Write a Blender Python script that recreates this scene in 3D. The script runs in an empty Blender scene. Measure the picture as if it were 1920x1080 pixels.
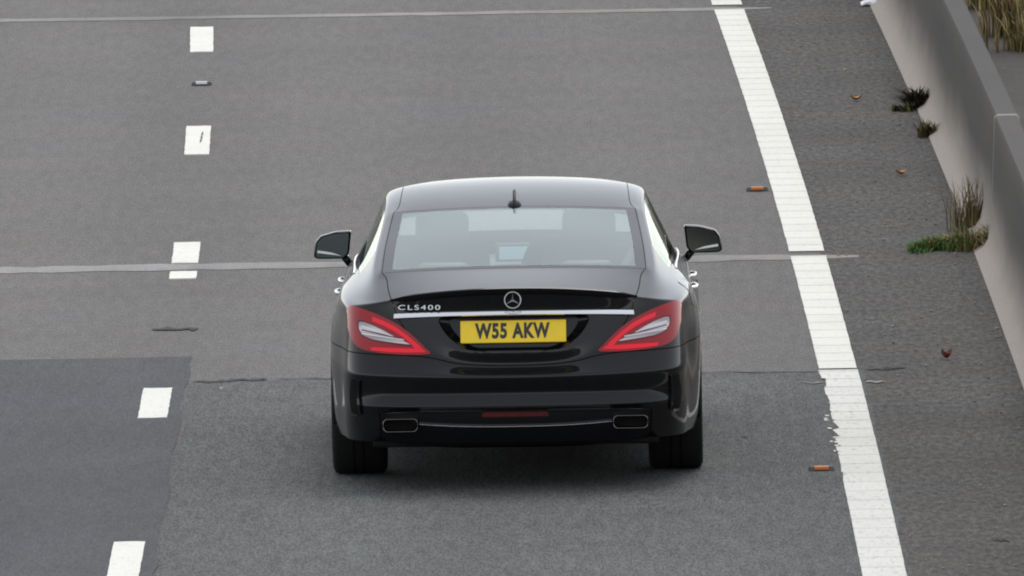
import bpy, bmesh, math, random
from mathutils import Vector, Matrix
from mathutils.bvhtree import BVHTree
R = math.radians
rnd = random.Random(7)
scn = bpy.context.scene
COL = scn.collection

# ------------------------------------------------------------------ camera
CAM_H = 9.14
cd = bpy.data.cameras.new("camera"); cam = bpy.data.objects.new("camera", cd); COL.objects.link(cam)
cd.sensor_width = 36.0; cd.lens = 717.0; cd.clip_start = 1.0; cd.clip_end = 6000.0
PITCH = math.atan(3090 / 38240.0)
cam.matrix_world = (Matrix.Translation((0, 0, CAM_H)) @ Matrix.Rotation(R(90) - PITCH, 4, 'X')
                    @ Matrix.Rotation(R(-1.0), 4, 'Z'))
scn.camera = cam
# ------------------------------------------------------------------ overcast sky and veiled sun
SUN_EL, SUN_AZ = R(64), R(20)          # azimuth from +Y, negative = towards -X
world = bpy.data.worlds.new("World"); scn.world = world; world.use_nodes = True
wn, wl = world.node_tree.nodes, world.node_tree.links
wn.clear()
sky = wn.new('ShaderNodeTexSky'); sky.sky_type = 'NISHITA'; sky.sun_disc = False
sky.sun_elevation = SUN_EL; sky.sun_rotation = SUN_AZ; sky.air_density = 1.0; sky.dust_density = 0.2; sky.ozone_density = 1.0
hs = wn.new('ShaderNodeHueSaturation'); hs.inputs['Saturation'].default_value = 0.25
mixc = wn.new('ShaderNodeMix'); mixc.data_type = 'RGBA'; mixc.inputs['Factor'].default_value = 0.22
mixc.inputs[7].default_value = (3.6, 3.62, 3.68, 1)
bg = wn.new('ShaderNodeBackground'); bg.inputs['Strength'].default_value = 0.15
wo = wn.new('ShaderNodeOutputWorld')
wl.new(sky.outputs[0], hs.inputs['Color']); wl.new(hs.outputs[0], mixc.inputs[6])
wl.new(mixc.outputs[2], bg.inputs['Color']); wl.new(bg.outputs[0], wo.inputs[0])
sl = bpy.data.lights.new("sun", 'SUN'); sl.energy = 0.9; sl.angle = R(28); sl.color = (1.0, 0.97, 0.92)
so = bpy.data.objects.new("sun", sl); COL.objects.link(so)
sd = Vector((math.sin(SUN_AZ) * math.cos(SUN_EL), math.cos(SUN_AZ) * math.cos(SUN_EL), math.sin(SUN_EL)))
so.rotation_euler = sd.to_track_quat('Z', 'Y').to_euler(); so.location = (0, 100, 60)
scn.view_settings.view_transform = 'Standard'; scn.view_settings.look = 'None'
scn.view_settings.gamma = 1.0; scn.view_settings.use_curve_mapping = False
scn.view_settings.exposure = 0.85
scn.render.engine = 'CYCLES'; scn.cycles.max_bounces = 10; scn.cycles.transparent_max_bounces = 16
scn.cycles.filter_width = 2.0

# ------------------------------------------------------------------ materials
MATS = {}
def mat(name):
    m = bpy.data.materials.new(name); m.use_nodes = True
    MATS[name] = m
    nt = m.node_tree
    return m, nt, nt.nodes['Principled BSDF']
def simple(name, col, rough=0.5, metal=0.0, coat=0.0, spec=0.5, noise=0.0, nscale=20, coat_rough=0.03):
    m, nt, b = mat(name)
    b.inputs['Base Color'].default_value = (*col, 1); b.inputs['Roughness'].default_value = rough
    b.inputs['Metallic'].default_value = metal; b.inputs['Coat Weight'].default_value = coat
    b.inputs['Coat Roughness'].default_value = coat_rough; b.inputs['Specular IOR Level'].default_value = spec
    if noise:
        tc = nt.nodes.new('ShaderNodeTexCoord'); n = nt.nodes.new('ShaderNodeTexNoise')
        n.inputs['Scale'].default_value = nscale; n.inputs['Detail'].default_value = 5
        mr = nt.nodes.new('ShaderNodeMapRange'); mr.inputs[1].default_value = .3; mr.inputs[2].default_value = .7
        mr.inputs[3].default_value = 1 - noise; mr.inputs[4].default_value = 1 + noise
        mx = nt.nodes.new('ShaderNodeVectorMath'); mx.operation = 'SCALE'; mx.inputs[0].default_value = col
        nt.links.new(tc.outputs['Object'], n.inputs['Vector']); nt.links.new(n.outputs['Fac'], mr.inputs[0])
        nt.links.new(mr.outputs[0], mx.inputs['Scale']); nt.links.new(mx.outputs[0], b.inputs['Base Color'])
    return m

def asphalt(name, col, grain=0.35, aniso=0.14, blotch=0.18, stones=0.0, tint=(1.04, 1.0, .95), bump=0.3, mid=.22, mscale=17, lane=0.0):
    """bound aggregate: fine grain drawn out along the traffic, broad blotches, scattered pale chips"""
    m, nt, b = mat(name); N, L = nt.nodes.new, nt.links.new
    tc = N('ShaderNodeTexCoord')
    mp = N('ShaderNodeMapping'); mp.inputs['Scale'].default_value = (1, aniso, 1)
    L(tc.outputs['Object'], mp.inputs['Vector'])
    def noise(scale, detail, src, rough=.6):
        n = N('ShaderNodeTexNoise'); n.inputs['Scale'].default_value = scale; n.inputs['Detail'].default_value = detail
        n.inputs['Roughness'].default_value = rough; L(src, n.inputs['Vector']); return n.outputs['Fac']
    def rng(src, a, b_, c, d):
        r = N('ShaderNodeMapRange'); r.inputs[1].default_value = a; r.inputs[2].default_value = b_
        r.inputs[3].default_value = c; r.inputs[4].default_value = d; L(src, r.inputs[0]); return r.outputs[0]
    def mul(a, b_):
        q = N('ShaderNodeMath'); q.operation = 'MULTIPLY'; L(a, q.inputs[0]); L(b_, q.inputs[1]); return q.outputs[0]
    g1 = rng(noise(105, 4, mp.outputs[0], .75), .28, .72, 1 - grain, 1 + grain)
    g2 = rng(noise(mscale, 3, mp.outputs[0]), .3, .7, 1 - grain * mid, 1 + grain * mid)
    bl = rng(noise(.55, 4, tc.outputs['Object']), .3, .7, 1 - blotch, 1 + blotch)
    mp2 = N('ShaderNodeMapping'); mp2.inputs['Scale'].default_value = (1.3, .05, 1); L(tc.outputs['Object'], mp2.inputs['Vector'])
    st = rng(noise(1.6, 3, mp2.outputs[0]), .3, .7, 1 - blotch * .5, 1 + blotch * .5)
    f = mul(mul(g1, g2), mul(bl, st))
    if lane:
        sp = N('ShaderNodeSeparateXYZ'); L(tc.outputs['Object'], sp.inputs[0])
        def op(o, a, b_=None):
            q = N('ShaderNodeMath'); q.operation = o
            for i_, v_ in enumerate((a, b_)):
                if v_ is None: continue
                if isinstance(v_, (int, float)): q.inputs[i_].default_value = v_
                else: L(v_, q.inputs[i_])
            return q.outputs[0]
        dy = op('MAXIMUM', op('SUBTRACT', sp.outputs['Y'], 96.0), 0.0)
        xx = op('ADD', sp.outputs['X'], op('MULTIPLY', op('MULTIPLY', dy, dy), 1.6e-4))
        ph = op('COSINE', op('MULTIPLY', op('ADD', xx, .07), 2 * math.pi / 1.78))
        wv = op('ADD', 1.0, op('MULTIPLY', ph, -lane))
        f = mul(f, wv)
    base = N('ShaderNodeVectorMath'); base.operation = 'SCALE'; base.inputs[0].default_value = col; L(f, base.inputs['Scale'])
    # broad warm / cool drift
    cm = N('ShaderNodeMix'); cm.data_type = 'RGBA'; cm.blend_type = 'MULTIPLY'; cm.inputs[7].default_value = (*tint, 1)
    L(rng(noise(.9, 3, tc.outputs['Object']), .35, .65, 0, 1), cm.inputs['Factor']); L(base.outputs[0], cm.inputs[6])
    out = cm.outputs[2]
    if stones:
        v = N('ShaderNodeTexVoronoi'); v.inputs['Scale'].default_value = 26; mp3 = N('ShaderNodeMapping')
        mp3.inputs['Scale'].default_value = (1, .3, 1); L(tc.outputs['Object'], mp3.inputs['Vector']); L(mp3.outputs[0], v.inputs['Vector'])
        w = N('ShaderNodeTexWhiteNoise'); L(v.outputs['Position'], w.inputs['Vector'])
        a = rng(v.outputs['Distance'], .20, .34, 1, 0); s = rng(w.outputs['Value'], .93, .95, 0, stones)
        c2 = N('ShaderNodeMix'); c2.data_type = 'RGBA'; c2.inputs[7].default_value = (.22, .21, .19, 1)
        L(mul(a, s), c2.inputs['Factor']); L(out, c2.inputs[6]); out = c2.outputs[2]
        s2 = rng(w.outputs['Value'], .10, .08, 0, stones)
        c3 = N('ShaderNodeMix'); c3.data_type = 'RGBA'; c3.inputs[7].default_value = (.035, .033, .03, 1)
        L(mul(a, s2), c3.inputs['Factor']); L(out, c3.inputs[6]); out = c3.outputs[2]
    L(out, b.inputs['Base Color'])
    b.inputs['Roughness'].default_value = .92; b.inputs['Specular IOR Level'].default_value = .25
    bp = N('ShaderNodeBump'); bp.inputs['Strength'].default_value = bump; bp.inputs['Distance'].default_value = .01
    L(g1, bp.inputs['Height']); L(bp.outputs[0], b.inputs['Normal'])
    return m
asphalt('asphalt_old', (.121, .116, .113), grain=.52, aniso=.1, blotch=.06, lane=.045)
asphalt('asphalt_new', (.098, .0985, .0965), grain=.75, aniso=.11, blotch=.07, lane=.045, tint=(.98, 1.0, .99), bump=.5)
asphalt('asphalt_smooth', (.066, .067, .070), grain=.45, aniso=.1, blotch=.10, tint=(1, 1, 1.02))
asphalt('asphalt_coarse', (.101, .0965, .092), grain=.62, aniso=.22, blotch=.16, stones=.3, bump=.8, mid=.7, mscale=30)
asphalt('reserve_hardcore', (.080, .074, .068), grain=.35, aniso=.4, blotch=.25, stones=.5, bump=.8)
asphalt('overband', (.225, .22, .213), grain=.22, blotch=.22)
asphalt('crack_dark', (.045, .045, .045), grain=.3, blotch=.2)
asphalt('earth', (.10, .10, .06), grain=.4, aniso=1, blotch=.4)

def paint_white(name, base=(.70, .685, .625), wear=.5):
    m, nt, b = mat(name); N, L = nt.nodes.new, nt.links.new
    tc = N('ShaderNodeTexCoord'); mp = N('ShaderNodeMapping'); mp.inputs['Scale'].default_value = (1, .2, 1)
    L(tc.outputs['Object'], mp.inputs['Vector'])
    n = N('ShaderNodeTexNoise'); n.inputs['Scale'].default_value = 40; n.inputs['Detail'].default_value = 6; n.inputs['Roughness'].default_value = .7
    n2 = N('ShaderNodeTexNoise'); n2.inputs['Scale'].default_value = 1.1; n2.inputs['Detail'].default_value = 4
    L(mp.outputs[0], n.inputs['Vector']); L(tc.outputs['Object'], n2.inputs['Vector'])
    r = N('ShaderNodeMapRange'); r.inputs[1].default_value = .52; r.inputs[2].default_value = .8; r.inputs[3].default_value = 0; r.inputs[4].default_value = wear
    L(n.outputs['Fac'], r.inputs[0])
    r2 = N('ShaderNodeMapRange'); r2.inputs[1].default_value = .35; r2.inputs[2].default_value = .7; r2.inputs[3].default_value = .03; r2.inputs[4].default_value = .17
    L(n2.outputs['Fac'], r2.inputs[0])
    ad = N('ShaderNodeMath'); ad.operation = 'ADD'; ad.use_clamp = True; L(r.outputs[0], ad.inputs[0]); L(r2.outputs[0], ad.inputs[1])
    mx = N('ShaderNodeMix'); mx.data_type = 'RGBA'; mx.inputs[6].default_value = (*base, 1); mx.inputs[7].default_value = (.26, .25, .235, 1)
    L(ad.outputs[0], mx.inputs['Factor']); L(mx.outputs[2], b.inputs['Base Color'])
    b.inputs['Roughness'].default_value = .8; b.inputs['Specular IOR Level'].default_value = .25
    return m
paint_white('line_paint', wear=.35)
paint_white('line_paint_worn', base=(.64, .63, .585), wear=.75)

def concrete(name, col, foot_col=None):
    m, nt, b = mat(name); N, L = nt.nodes.new, nt.links.new
    tc = N('ShaderNodeTexCoord')
    mp = N('ShaderNodeMapping'); mp.inputs['Scale'].default_value = (.5, .05, .5); L(tc.outputs['Object'], mp.inputs['Vector'])
    n1 = N('ShaderNodeTexNoise'); n1.inputs['Scale'].default_value = 3.0; n1.inputs['Detail'].default_value = 7; n1.inputs['Roughness'].default_value = .62
    n2 = N('ShaderNodeTexNoise'); n2.inputs['Scale'].default_value = 60; n2.inputs['Detail'].default_value = 4
    L(mp.outputs[0], n1.inputs['Vector']); L(tc.outputs['Object'], n2.inputs['Vector'])
    cr = N('ShaderNodeValToRGB'); cr.color_ramp.elements[0].position = .3; cr.color_ramp.elements[1].position = .72
    cr.color_ramp.elements[0].color = (*[c * .62 for c in col], 1); cr.color_ramp.elements[1].color = (*[c * 1.18 for c in col], 1)
    L(n1.outputs['Fac'], cr.inputs['Fac'])
    r = N('ShaderNodeMapRange'); r.inputs[1].default_value = .3; r.inputs[2].default_value = .7; r.inputs[3].default_value = .86; r.inputs[4].default_value = 1.12
    L(n2.outputs['Fac'], r.inputs[0])
    sc = N('ShaderNodeVectorMath'); sc.operation = 'SCALE'; L(cr.outputs[0], sc.inputs[0]); L(r.outputs[0], sc.inputs['Scale'])
    if foot_col:      # paler colour towards the foot, ragged upper edge
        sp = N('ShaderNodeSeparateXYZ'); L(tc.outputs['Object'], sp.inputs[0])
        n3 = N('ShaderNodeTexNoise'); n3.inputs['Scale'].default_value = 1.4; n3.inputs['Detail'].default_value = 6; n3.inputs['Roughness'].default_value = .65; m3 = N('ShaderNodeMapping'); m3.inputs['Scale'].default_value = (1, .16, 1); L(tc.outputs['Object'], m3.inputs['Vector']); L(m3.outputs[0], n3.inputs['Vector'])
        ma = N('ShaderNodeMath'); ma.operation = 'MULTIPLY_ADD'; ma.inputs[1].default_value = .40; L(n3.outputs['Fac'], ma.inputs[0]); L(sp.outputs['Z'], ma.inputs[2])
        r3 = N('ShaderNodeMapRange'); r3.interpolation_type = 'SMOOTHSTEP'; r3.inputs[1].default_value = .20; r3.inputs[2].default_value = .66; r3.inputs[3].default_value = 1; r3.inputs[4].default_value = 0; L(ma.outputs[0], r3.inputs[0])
        fc = N('ShaderNodeVectorMath'); fc.operation = 'SCALE'; fc.inputs[0].default_value = foot_col; L(r.outputs[0], fc.inputs['Scale'])
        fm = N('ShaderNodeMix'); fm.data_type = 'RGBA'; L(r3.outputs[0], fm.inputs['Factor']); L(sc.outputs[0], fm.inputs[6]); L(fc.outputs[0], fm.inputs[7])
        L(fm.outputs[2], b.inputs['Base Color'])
    else: L(sc.outputs[0], b.inputs['Base Color'])
    b.inputs['Roughness'].default_value = .9
    bp = N('ShaderNodeBump'); bp.inputs['Strength'].default_value = .25; bp.inputs['Distance'].default_value = .01
    L(n2.outputs['Fac'], bp.inputs['Height']); L(bp.outputs[0], b.inputs['Normal'])
    return m
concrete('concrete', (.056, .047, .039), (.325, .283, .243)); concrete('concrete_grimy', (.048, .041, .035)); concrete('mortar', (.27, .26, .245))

def car_paint():
    m, nt, b = mat('paint_black'); N, L = nt.nodes.new, nt.links.new
    tc = N('ShaderNodeTexCoord'); n = N('ShaderNodeTexNoise'); n.inputs['Scale'].default_value = 9; n.inputs['Detail'].default_value = 6
    L(tc.outputs['Object'], n.inputs['Vector'])
    r = N('ShaderNodeMapRange'); r.inputs[1].default_value = .3; r.inputs[2].default_value = .75; r.inputs[3].default_value = .02; r.inputs[4].default_value = .10
    L(n.outputs['Fac'], r.inputs[0]); L(r.outputs[0], b.inputs['Coat Roughness'])
    b.inputs['Base Color'].default_value = (.0045, .0045, .0052, 1); b.inputs['Metallic'].default_value = 0.0
    b.inputs['Roughness'].default_value = .42; b.inputs['Coat Weight'].default_value = .56; b.inputs['Coat IOR'].default_value = 1.52
    b.inputs['Specular IOR Level'].default_value = .12
car_paint()
simple('gloss_black', (.004, .004, .005), .12, spec=.3)
simple('satin_black', (.005, .005, .006), .3, spec=.25)
simple('underbody', (.008, .008, .008), .9, spec=.1)
simple('rubber', (.012, .012, .012), .85, spec=.2, noise=.3, nscale=60)
simple('chrome', (.82, .83, .85), .12, metal=1.0)
simple('alloy', (.42, .43, .45), .3, metal=1.0)
simple('chrome_smoked', (.16, .15, .145), .2, metal=1.0)
simple('badge_silver', (.62, .63, .66), .32, metal=.85)
simple('steel_dark', (.10, .09, .08), .5, metal=.8)
simple('mirror_glass', (.34, .40, .39), .02, metal=1.0)
simple('leather_dark', (.03, .03, .031), .55, noise=.15, nscale=30)
simple('leather_grey', (.16, .155, .15), .6, noise=.15, nscale=30)
simple('cabin_plastic', (.05, .052, .052), .6)
simple('cabin_black', (.008, .008, .008), .8)
m_, nt_, b_ = mat('screen_glare'); b_.inputs['Base Color'].default_value = (.2, .3, .32, 1); b_.inputs['Emission Color'].default_value = (.45, .75, .80, 1); b_.inputs['Emission Strength'].default_value = .10  # faint emission stands in for sky reflected on the display
simple('headliner', (.55, .55, .53), .95)
simple('plate_yellow', (.92, .64, .016), .45, noise=.05, nscale=12)
simple('plate_ink', (.018, .018, .02), .45)
simple('red_lens', (.30, .006, .012), .08)
simple('bezel_red', (.09, .003, .006), .15)
simple('guide_white', (.78, .78, .80), .2)
simple('red_band', (.95, .006, .025), .12)
simple('red_reflector', (.075, .004, .004), .35, noise=.4, nscale=90)
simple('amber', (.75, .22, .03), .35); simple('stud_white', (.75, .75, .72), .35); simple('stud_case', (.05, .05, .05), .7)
simple('jacket', (.006, .006, .008), .9); simple('skin', (.42, .25, .18), .55); simple('hair', (.03, .022, .016), .8)
simple('leaf_tan', (.36, .19, .08), .8, noise=.3); simple('leaf_red', (.17, .035, .02), .8, noise=.3); simple('leaf_pale', (.50, .46, .38), .8, noise=.2)
simple('litter_white', (.74, .74, .76), .6); simple('stick', (.03, .026, .02), .9)
for nm, c in (('grass_green', (.055, .155, .03)), ('grass_olive', (.16, .145, .05)), ('grass_straw', (.33, .25, .12)),
              ('grass_brown', (.15, .105, .055)), ('weed_dark', (.035, .034, .03)), ('moss', (.11, .105, .03))):
    simple(nm, c, .85, spec=.2, noise=.35, nscale=14)
def clear_lens():
    m, nt, b = mat('clear_lens'); N, L = nt.nodes.new, nt.links.new
    tc = N('ShaderNodeTexCoord'); w = N('ShaderNodeTexWave'); w.bands_direction = 'Z'; w.inputs['Scale'].default_value = 4.5; w.inputs['Distortion'].default_value = 1.5
    L(tc.outputs['Object'], w.inputs['Vector'])
    cr = N('ShaderNodeValToRGB'); cr.color_ramp.elements[0].color = (.30, .25, .26, 1); cr.color_ramp.elements[1].color = (.60, .57, .59, 1)
    L(w.outputs['Fac'], cr.inputs['Fac']); L(cr.outputs[0], b.inputs['Base Color'])
    b.inputs['Roughness'].default_value = .3; b.inputs['Metallic'].default_value = .25; b.inputs['Coat Weight'].default_value = 1
clear_lens()
def thin_glass(name, tint, gain):
    """one pane: both faces mirror the sky, the rest passes tinted"""
    m = bpy.data.materials.new(name); m.use_nodes = True; MATS[name] = m
    nt = m.node_tree; nt.nodes.clear(); N, L = nt.nodes.new, nt.links.new
    ge = N('ShaderNodeNewGeometry'); dt = N('ShaderNodeVectorMath'); dt.operation = 'DOT_PRODUCT'; L(ge.outputs['Incoming'], dt.inputs[0]); L(ge.outputs['Normal'], dt.inputs[1])
    ab = N('ShaderNodeMath'); ab.operation = 'ABSOLUTE'; L(dt.outputs['Value'], ab.inputs[0])
    iv = N('ShaderNodeMath'); iv.operation = 'SUBTRACT'; iv.inputs[0].default_value = 1.0; L(ab.outputs[0], iv.inputs[1])
    pw = N('ShaderNodeMath'); pw.operation = 'POWER'; pw.inputs[1].default_value = 5.0; L(iv.outputs[0], pw.inputs[0])
    fr = N('ShaderNodeMath'); fr.operation = 'MULTIPLY_ADD'; fr.inputs[1].default_value = .96; fr.inputs[2].default_value = .04; L(pw.outputs[0], fr.inputs[0])
    k = N('ShaderNodeMath'); k.operation = 'MULTIPLY'; k.inputs[1].default_value = gain; k.use_clamp = True; L(fr.outputs[0], k.inputs[0])
    t = N('ShaderNodeBsdfTransparent'); t.inputs[0].default_value = (*tint, 1)
    g = N('ShaderNodeBsdfGlossy'); g.inputs['Roughness'].default_value = .01; g.inputs['Color'].default_value = (.92, 1.0, .98, 1)
    mx = N('ShaderNodeMixShader'); o = N('ShaderNodeOutputMaterial')
    L(k.outputs[0], mx.inputs[0]); L(t.outputs[0], mx.inputs[1]); L(g.outputs[0], mx.inputs[2]); L(mx.outputs[0], o.inputs[0])
thin_glass('glass_rear', (.92, 1.0, .99), 1.65); thin_glass('glass_front', (.95, 1.0, .99), 1.3); thin_glass('glass_side', (.45, .52, .50), .8)
simple('frit', (.010, .010, .010), .08, coat=0, spec=.36)

# ------------------------------------------------------------------ helpers
def tag(o, label=None, cat=None, group=None, kind=None):
    if label: o['label'] = label
    if cat: o['category'] = cat
    if group: o['group'] = group
    if kind: o['kind'] = kind
    return o
def mkobj(name, bm, material, parent=None, smooth=True):
    me = bpy.data.meshes.new(name)
    for f in bm.faces: f.smooth = smooth
    bm.to_mesh(me); bm.free()
    o = bpy.data.objects.new(name, me); COL.objects.link(o)
    ms = material if isinstance(material, (list, tuple)) else [material]
    for m in ms: me.materials.append(MATS[m])
    o.parent = parent
    return o
def empty(name, loc=(0, 0, 0), rz=0.0):
    o = bpy.data.objects.new(name, None); COL.objects.link(o); o.location = loc; o.rotation_euler = (0, 0, rz); o.empty_display_size = .2
    return o
def sharp_by_angle(bm, deg):
    for e in bm.edges:
        if len(e.link_faces) == 2:
            if e.calc_face_angle(0) > R(deg): e.smooth = False
def box(bm, c, s, bev=0.0, rot=None, seg=2):
    r = bmesh.ops.create_cube(bm, size=1.0)
    vs = r['verts']
    bmesh.ops.scale(bm, vec=s, verts=vs)
    if bev:
        es = list({e for v in vs for e in v.link_edges})
        rb = bmesh.ops.bevel(bm, geom=es, offset=bev, segments=seg, affect='EDGES', profile=.5)
        vs = list({v for f in rb['faces'] for v in f.verts} | {v for v in vs if v.is_valid})
        seen = set(vs); stack = list(vs)
        while stack:
            v = stack.pop()
            for e in v.link_edges:
                w = e.other_vert(v)
                if w not in seen: seen.add(w); stack.append(w)
        vs = list(seen)
    if rot is not None: bmesh.ops.rotate(bm, cent=(0, 0, 0), matrix=rot, verts=vs)
    bmesh.ops.translate(bm, vec=c, verts=vs)
    return vs
def rings(bm, rs, closed=True, cap=True):
    """skin a list of vertex rings"""
    vr = [[bm.verts.new(p) for p in r] for r in rs]
    n = len(vr[0])
    for a, b in zip(vr, vr[1:]):
        for i in range(n if closed else n - 1):
            j = (i + 1) % n
            bm.faces.new((a[i], a[j], b[j], b[i]))
    if cap and closed:
        bm.faces.new(vr[0][::-1]); bm.faces.new(vr[-1])
    return vr
def tube(bm, pts, rad, n=8):
    rs = []
    pts = [Vector(p) for p in pts]
    for i, p in enumerate(pts):
        d = (pts[min(i + 1, len(pts) - 1)] - pts[max(i - 1, 0)]).normalized()
        u = d.cross(Vector((0, 0, 1)))
        if u.length < .01: u = d.cross(Vector((1, 0, 0)))
        u.normalize(); v = u.cross(d)
        r = rad[i] if isinstance(rad, (list, tuple)) else rad
        rs.append([p + (u * math.cos(t) + v * math.sin(t)) * r for t in [2 * math.pi * k / n for k in range(n)]])
    rings(bm, rs)
def in_poly(x, z, poly):
    c = False; n = len(poly)
    for i in range(n):
        x1, z1 = poly[i]; x2, z2 = poly[(i + 1) % n]
        if (z1 > z) != (z2 > z) and x < (x2 - x1) * (z - z1) / (z2 - z1) + x1: c = not c
    return c
def lerp(a, b, t): return a + (b - a) * t
def keyed(keys, y):
    """piecewise-linear table lookup of tuples"""
    if y <= keys[0][0]: return keys[0][1]
    for (y0, v0), (y1, v1) in zip(keys, keys[1:]):
        if y <= y1:
            t = (y - y0) / (y1 - y0); t = t * t * (3 - 2 * t)
            return tuple(lerp(a, b, t) for a, b in zip(v0, v1))
    return keys[-1][1]
def smooth_path(pts, n=6):
    """Catmull-Rom through points"""
    P = [Vector(p) for p in pts]; out = []
    for i in range(len(P) - 1):
        p0 = P[max(i - 1, 0)]; p1 = P[i]; p2 = P[i + 1]; p3 = P[min(i + 2, len(P) - 1)]
        for k in range(n):
            t = k / n
            out.append(.5 * ((2 * p1) + (p2 - p0) * t + (2 * p0 - 5 * p1 + 4 * p2 - p3) * t * t + (3 * p1 - p0 - 3 * p2 + p3) * t ** 3))
    out.append(P[-1]); return out

# ------------------------------------------------------------------ the road: a bend to the left beyond the car
def edge_x(Y): return 1.735 - 1.6e-4 * max(0.0, Y - 96.0) ** 2
def bend(Y): return edge_x(Y) - 1.735
def frange(a, b, s):
    n = max(1, int(math.ceil(abs(b - a) / s))); return [a + (b - a) * i / n for i in range(n + 1)]
def sheet(name, xl, xr, y0, y1, z, material, parent=None, step=1.0, nx=1, jit=0.0, jy=0.0, th=0.0):
    """strip between two offsets from the straight, following the bend; ragged edges if asked"""
    bm = bmesh.new(); rr = random.Random(hash(name) % 1000 + int(y0 * 10))
    fl = xl if callable(xl) else (lambda Y: xl + bend(Y)); fr = xr if callable(xr) else (lambda Y: xr + bend(Y))
    rows = []
    ys = frange(y0, y1, step)
    for i, Y in enumerate(ys):
        a = fl(Y) + rr.uniform(-jit, jit); b = fr(Y) + rr.uniform(-jit, jit)
        row = []
        for k in range(nx + 1):
            yy = Y
            if i in (0, len(ys) - 1): yy += rr.uniform(-jy, jy)
            row.append(bm.verts.new((lerp(a, b, k / nx), yy, z)))
        rows.append(row)
    for a, b in zip(rows, rows[1:]):
        for k in range(nx): bm.faces.new((a[k], a[k + 1], b[k + 1], b[k]))
    if th:
        r = bmesh.ops.extrude_face_region(bm, geom=bm.faces[:])
        bmesh.ops.translate(bm, vec=(0, 0, -th), verts=[v for v in r['geom'] if isinstance(v, bmesh.types.BMVert)])
        bmesh.ops.recalc_face_normals(bm, faces=bm.faces)
    return mkobj(name, bm, material, parent, smooth=False)
import zlib
def hash(s): return zlib.crc32(s.encode()) if isinstance(s, str) else int(s)

g = bmesh.new(); bmesh.ops.create_grid(g, x_segments=8, y_segments=8, size=2500)
ground = mkobj('ground', g, 'earth'); ground.location = (0, 0, -.06); tag(ground, 'rough ground beyond the road', kind='structure')
road = sheet('road', -9.6, 2.2, -300, 520, 0.0, 'asphalt_old', step=4); tag(road, 'grey motorway carriageway', kind='structure')
strip = sheet('hard_strip', 1.80, 2.78, -300, 520, .0015, 'asphalt_coarse', step=1, jit=.012)
tag(strip, 'coarse dark strip between white line and concrete barrier', kind='structure')
resv = sheet('central_reserve', 2.74, 6.4, -300, 520, -.01, 'reserve_hardcore', step=4); tag(resv, 'dark hardcore ground behind the barrier', kind='structure')
# resurfaced patches
sheet('road_patch', lambda Y: -1.715 + .012 * math.sin(Y * 1.7) - .02 * max(0, (104 - Y)) * 0.1, 1.86, -120, 107.30, .003, 'asphalt_new', road, step=.35, nx=24, jit=.014, jy=.03)
sheet('road_patch', -9.55, lambda Y: -1.73 + .010 * math.sin(Y * 1.7), -120, 108.88, .0045, 'asphalt_smooth', road, step=.35, nx=24, jit=.008, jy=.03)
# pale overband bands across the slab joints
for yj, w in ((135.98, .15), (114.95, .21), (158.0, .2)):
    bm = bmesh.new(); rows = []; rr = random.Random(int(yj))
    xs = frange(-9.5, 2.02, .12); wob = 0.0
    for x in xs:
        wob = .85 * wob + rr.uniform(-.02, .02)
        yc = yj - .012 * (x + 1)
        ww = w * (1 + rr.uniform(-.18, .18)) * (1.0 if x < 1.6 else max(.25, 1 - (x - 1.6) * 1.5))
        rows.append([bm.verts.new((x + bend(yj), yc + wob - ww, .0024)), bm.verts.new((x + bend(yj), yc + wob + ww, .0024))])
    for a, b in zip(rows, rows[1:]): bm.faces.new((a[0], b[0], b[1], a[1]))
    mkobj('joint_band', bm, 'overband', road, smooth=False)
# dark cracks and scuffs
def crack(x0, y0, x1, y1, w, n=14, m='crack_dark', z=.0062):
    bm = bmesh.new(); rows = []
    for i in range(n + 1):
        t = i / n; x = lerp(x0, x1, t); y = lerp(y0, y1, t) + rnd.uniform(-.05, .05)
        ww = w * (.35 + rnd.random()) * (1 if 0 < i < n else .15)
        rows.append([bm.verts.new((x, y - ww, z)), bm.verts.new((x, y + ww, z))])
    for a, b in zip(rows, rows[1:]): bm.faces.new((a[0], b[0], b[1], a[1]))
    return mkobj('crack', bm, m, road, smooth=False)
crack(-1.69, 107.27, -1.30, 107.37, .075, 16)
crack(-1.28, 107.36, 1.62, 107.26, .022, 50)
crack(-1.97, 110.70, -1.71, 110.68, .085, 9)
crack(1.86, 107.28, 2.08, 107.36, .03, 8); crack(1.95, 107.42, 2.05, 107.40, .045, 5)
crack(1.51, 106.55, 1.63, 106.52, .035, 6, 'overband', .0066); crack(1.84, 106.53, 1.95, 106.53, .05, 6, 'overband', .0066)
crack(2.28, 97.55, 2.37, 97.5, .05, 6); crack(-1.55, 106.85, -1.52, 106.83, .06, 4, 'overband'); crack(1.15, 103.4, 1.19, 103.4, .03, 4)
# lane dashes, 2 m long every 9 m
def dash(xc, y0, y1, w=.15, m='line_paint', z=.0062, skew=0.0):
    bm = bmesh.new(); ys = frange(y0, y1, .12); rows = []
    for Y in ys:
        a = xc(Y) - w / 2 + rnd.uniform(-.002, .002); b = xc(Y) + w / 2 + rnd.uniform(-.002, .002)
        rows.append([bm.verts.new((lerp(a, b, k / 4), Y + (rnd.uniform(-.012, .012) if Y in (ys[0], ys[-1]) else 0), z)) for k in range(5)])
    for a, b in zip(rows, rows[1:]):
        for k in range(4): bm.faces.new((a[k], a[k + 1], b[k + 1], b[k]))
    r = bmesh.ops.extrude_face_region(bm, geom=bm.faces[:]); bmesh.ops.translate(bm, vec=(0, 0, -.008), verts=[v for v in r['geom'] if isinstance(v, bmesh.types.BMVert)])
    bmesh.ops.recalc_face_normals(bm, faces=bm.faces)
    o = mkobj('lane_dash', bm, m, road, smooth=False); return o
lane_far = lambda Y: -1.838 - 2.6e-4 * max(0, Y - 108) ** 2
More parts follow.
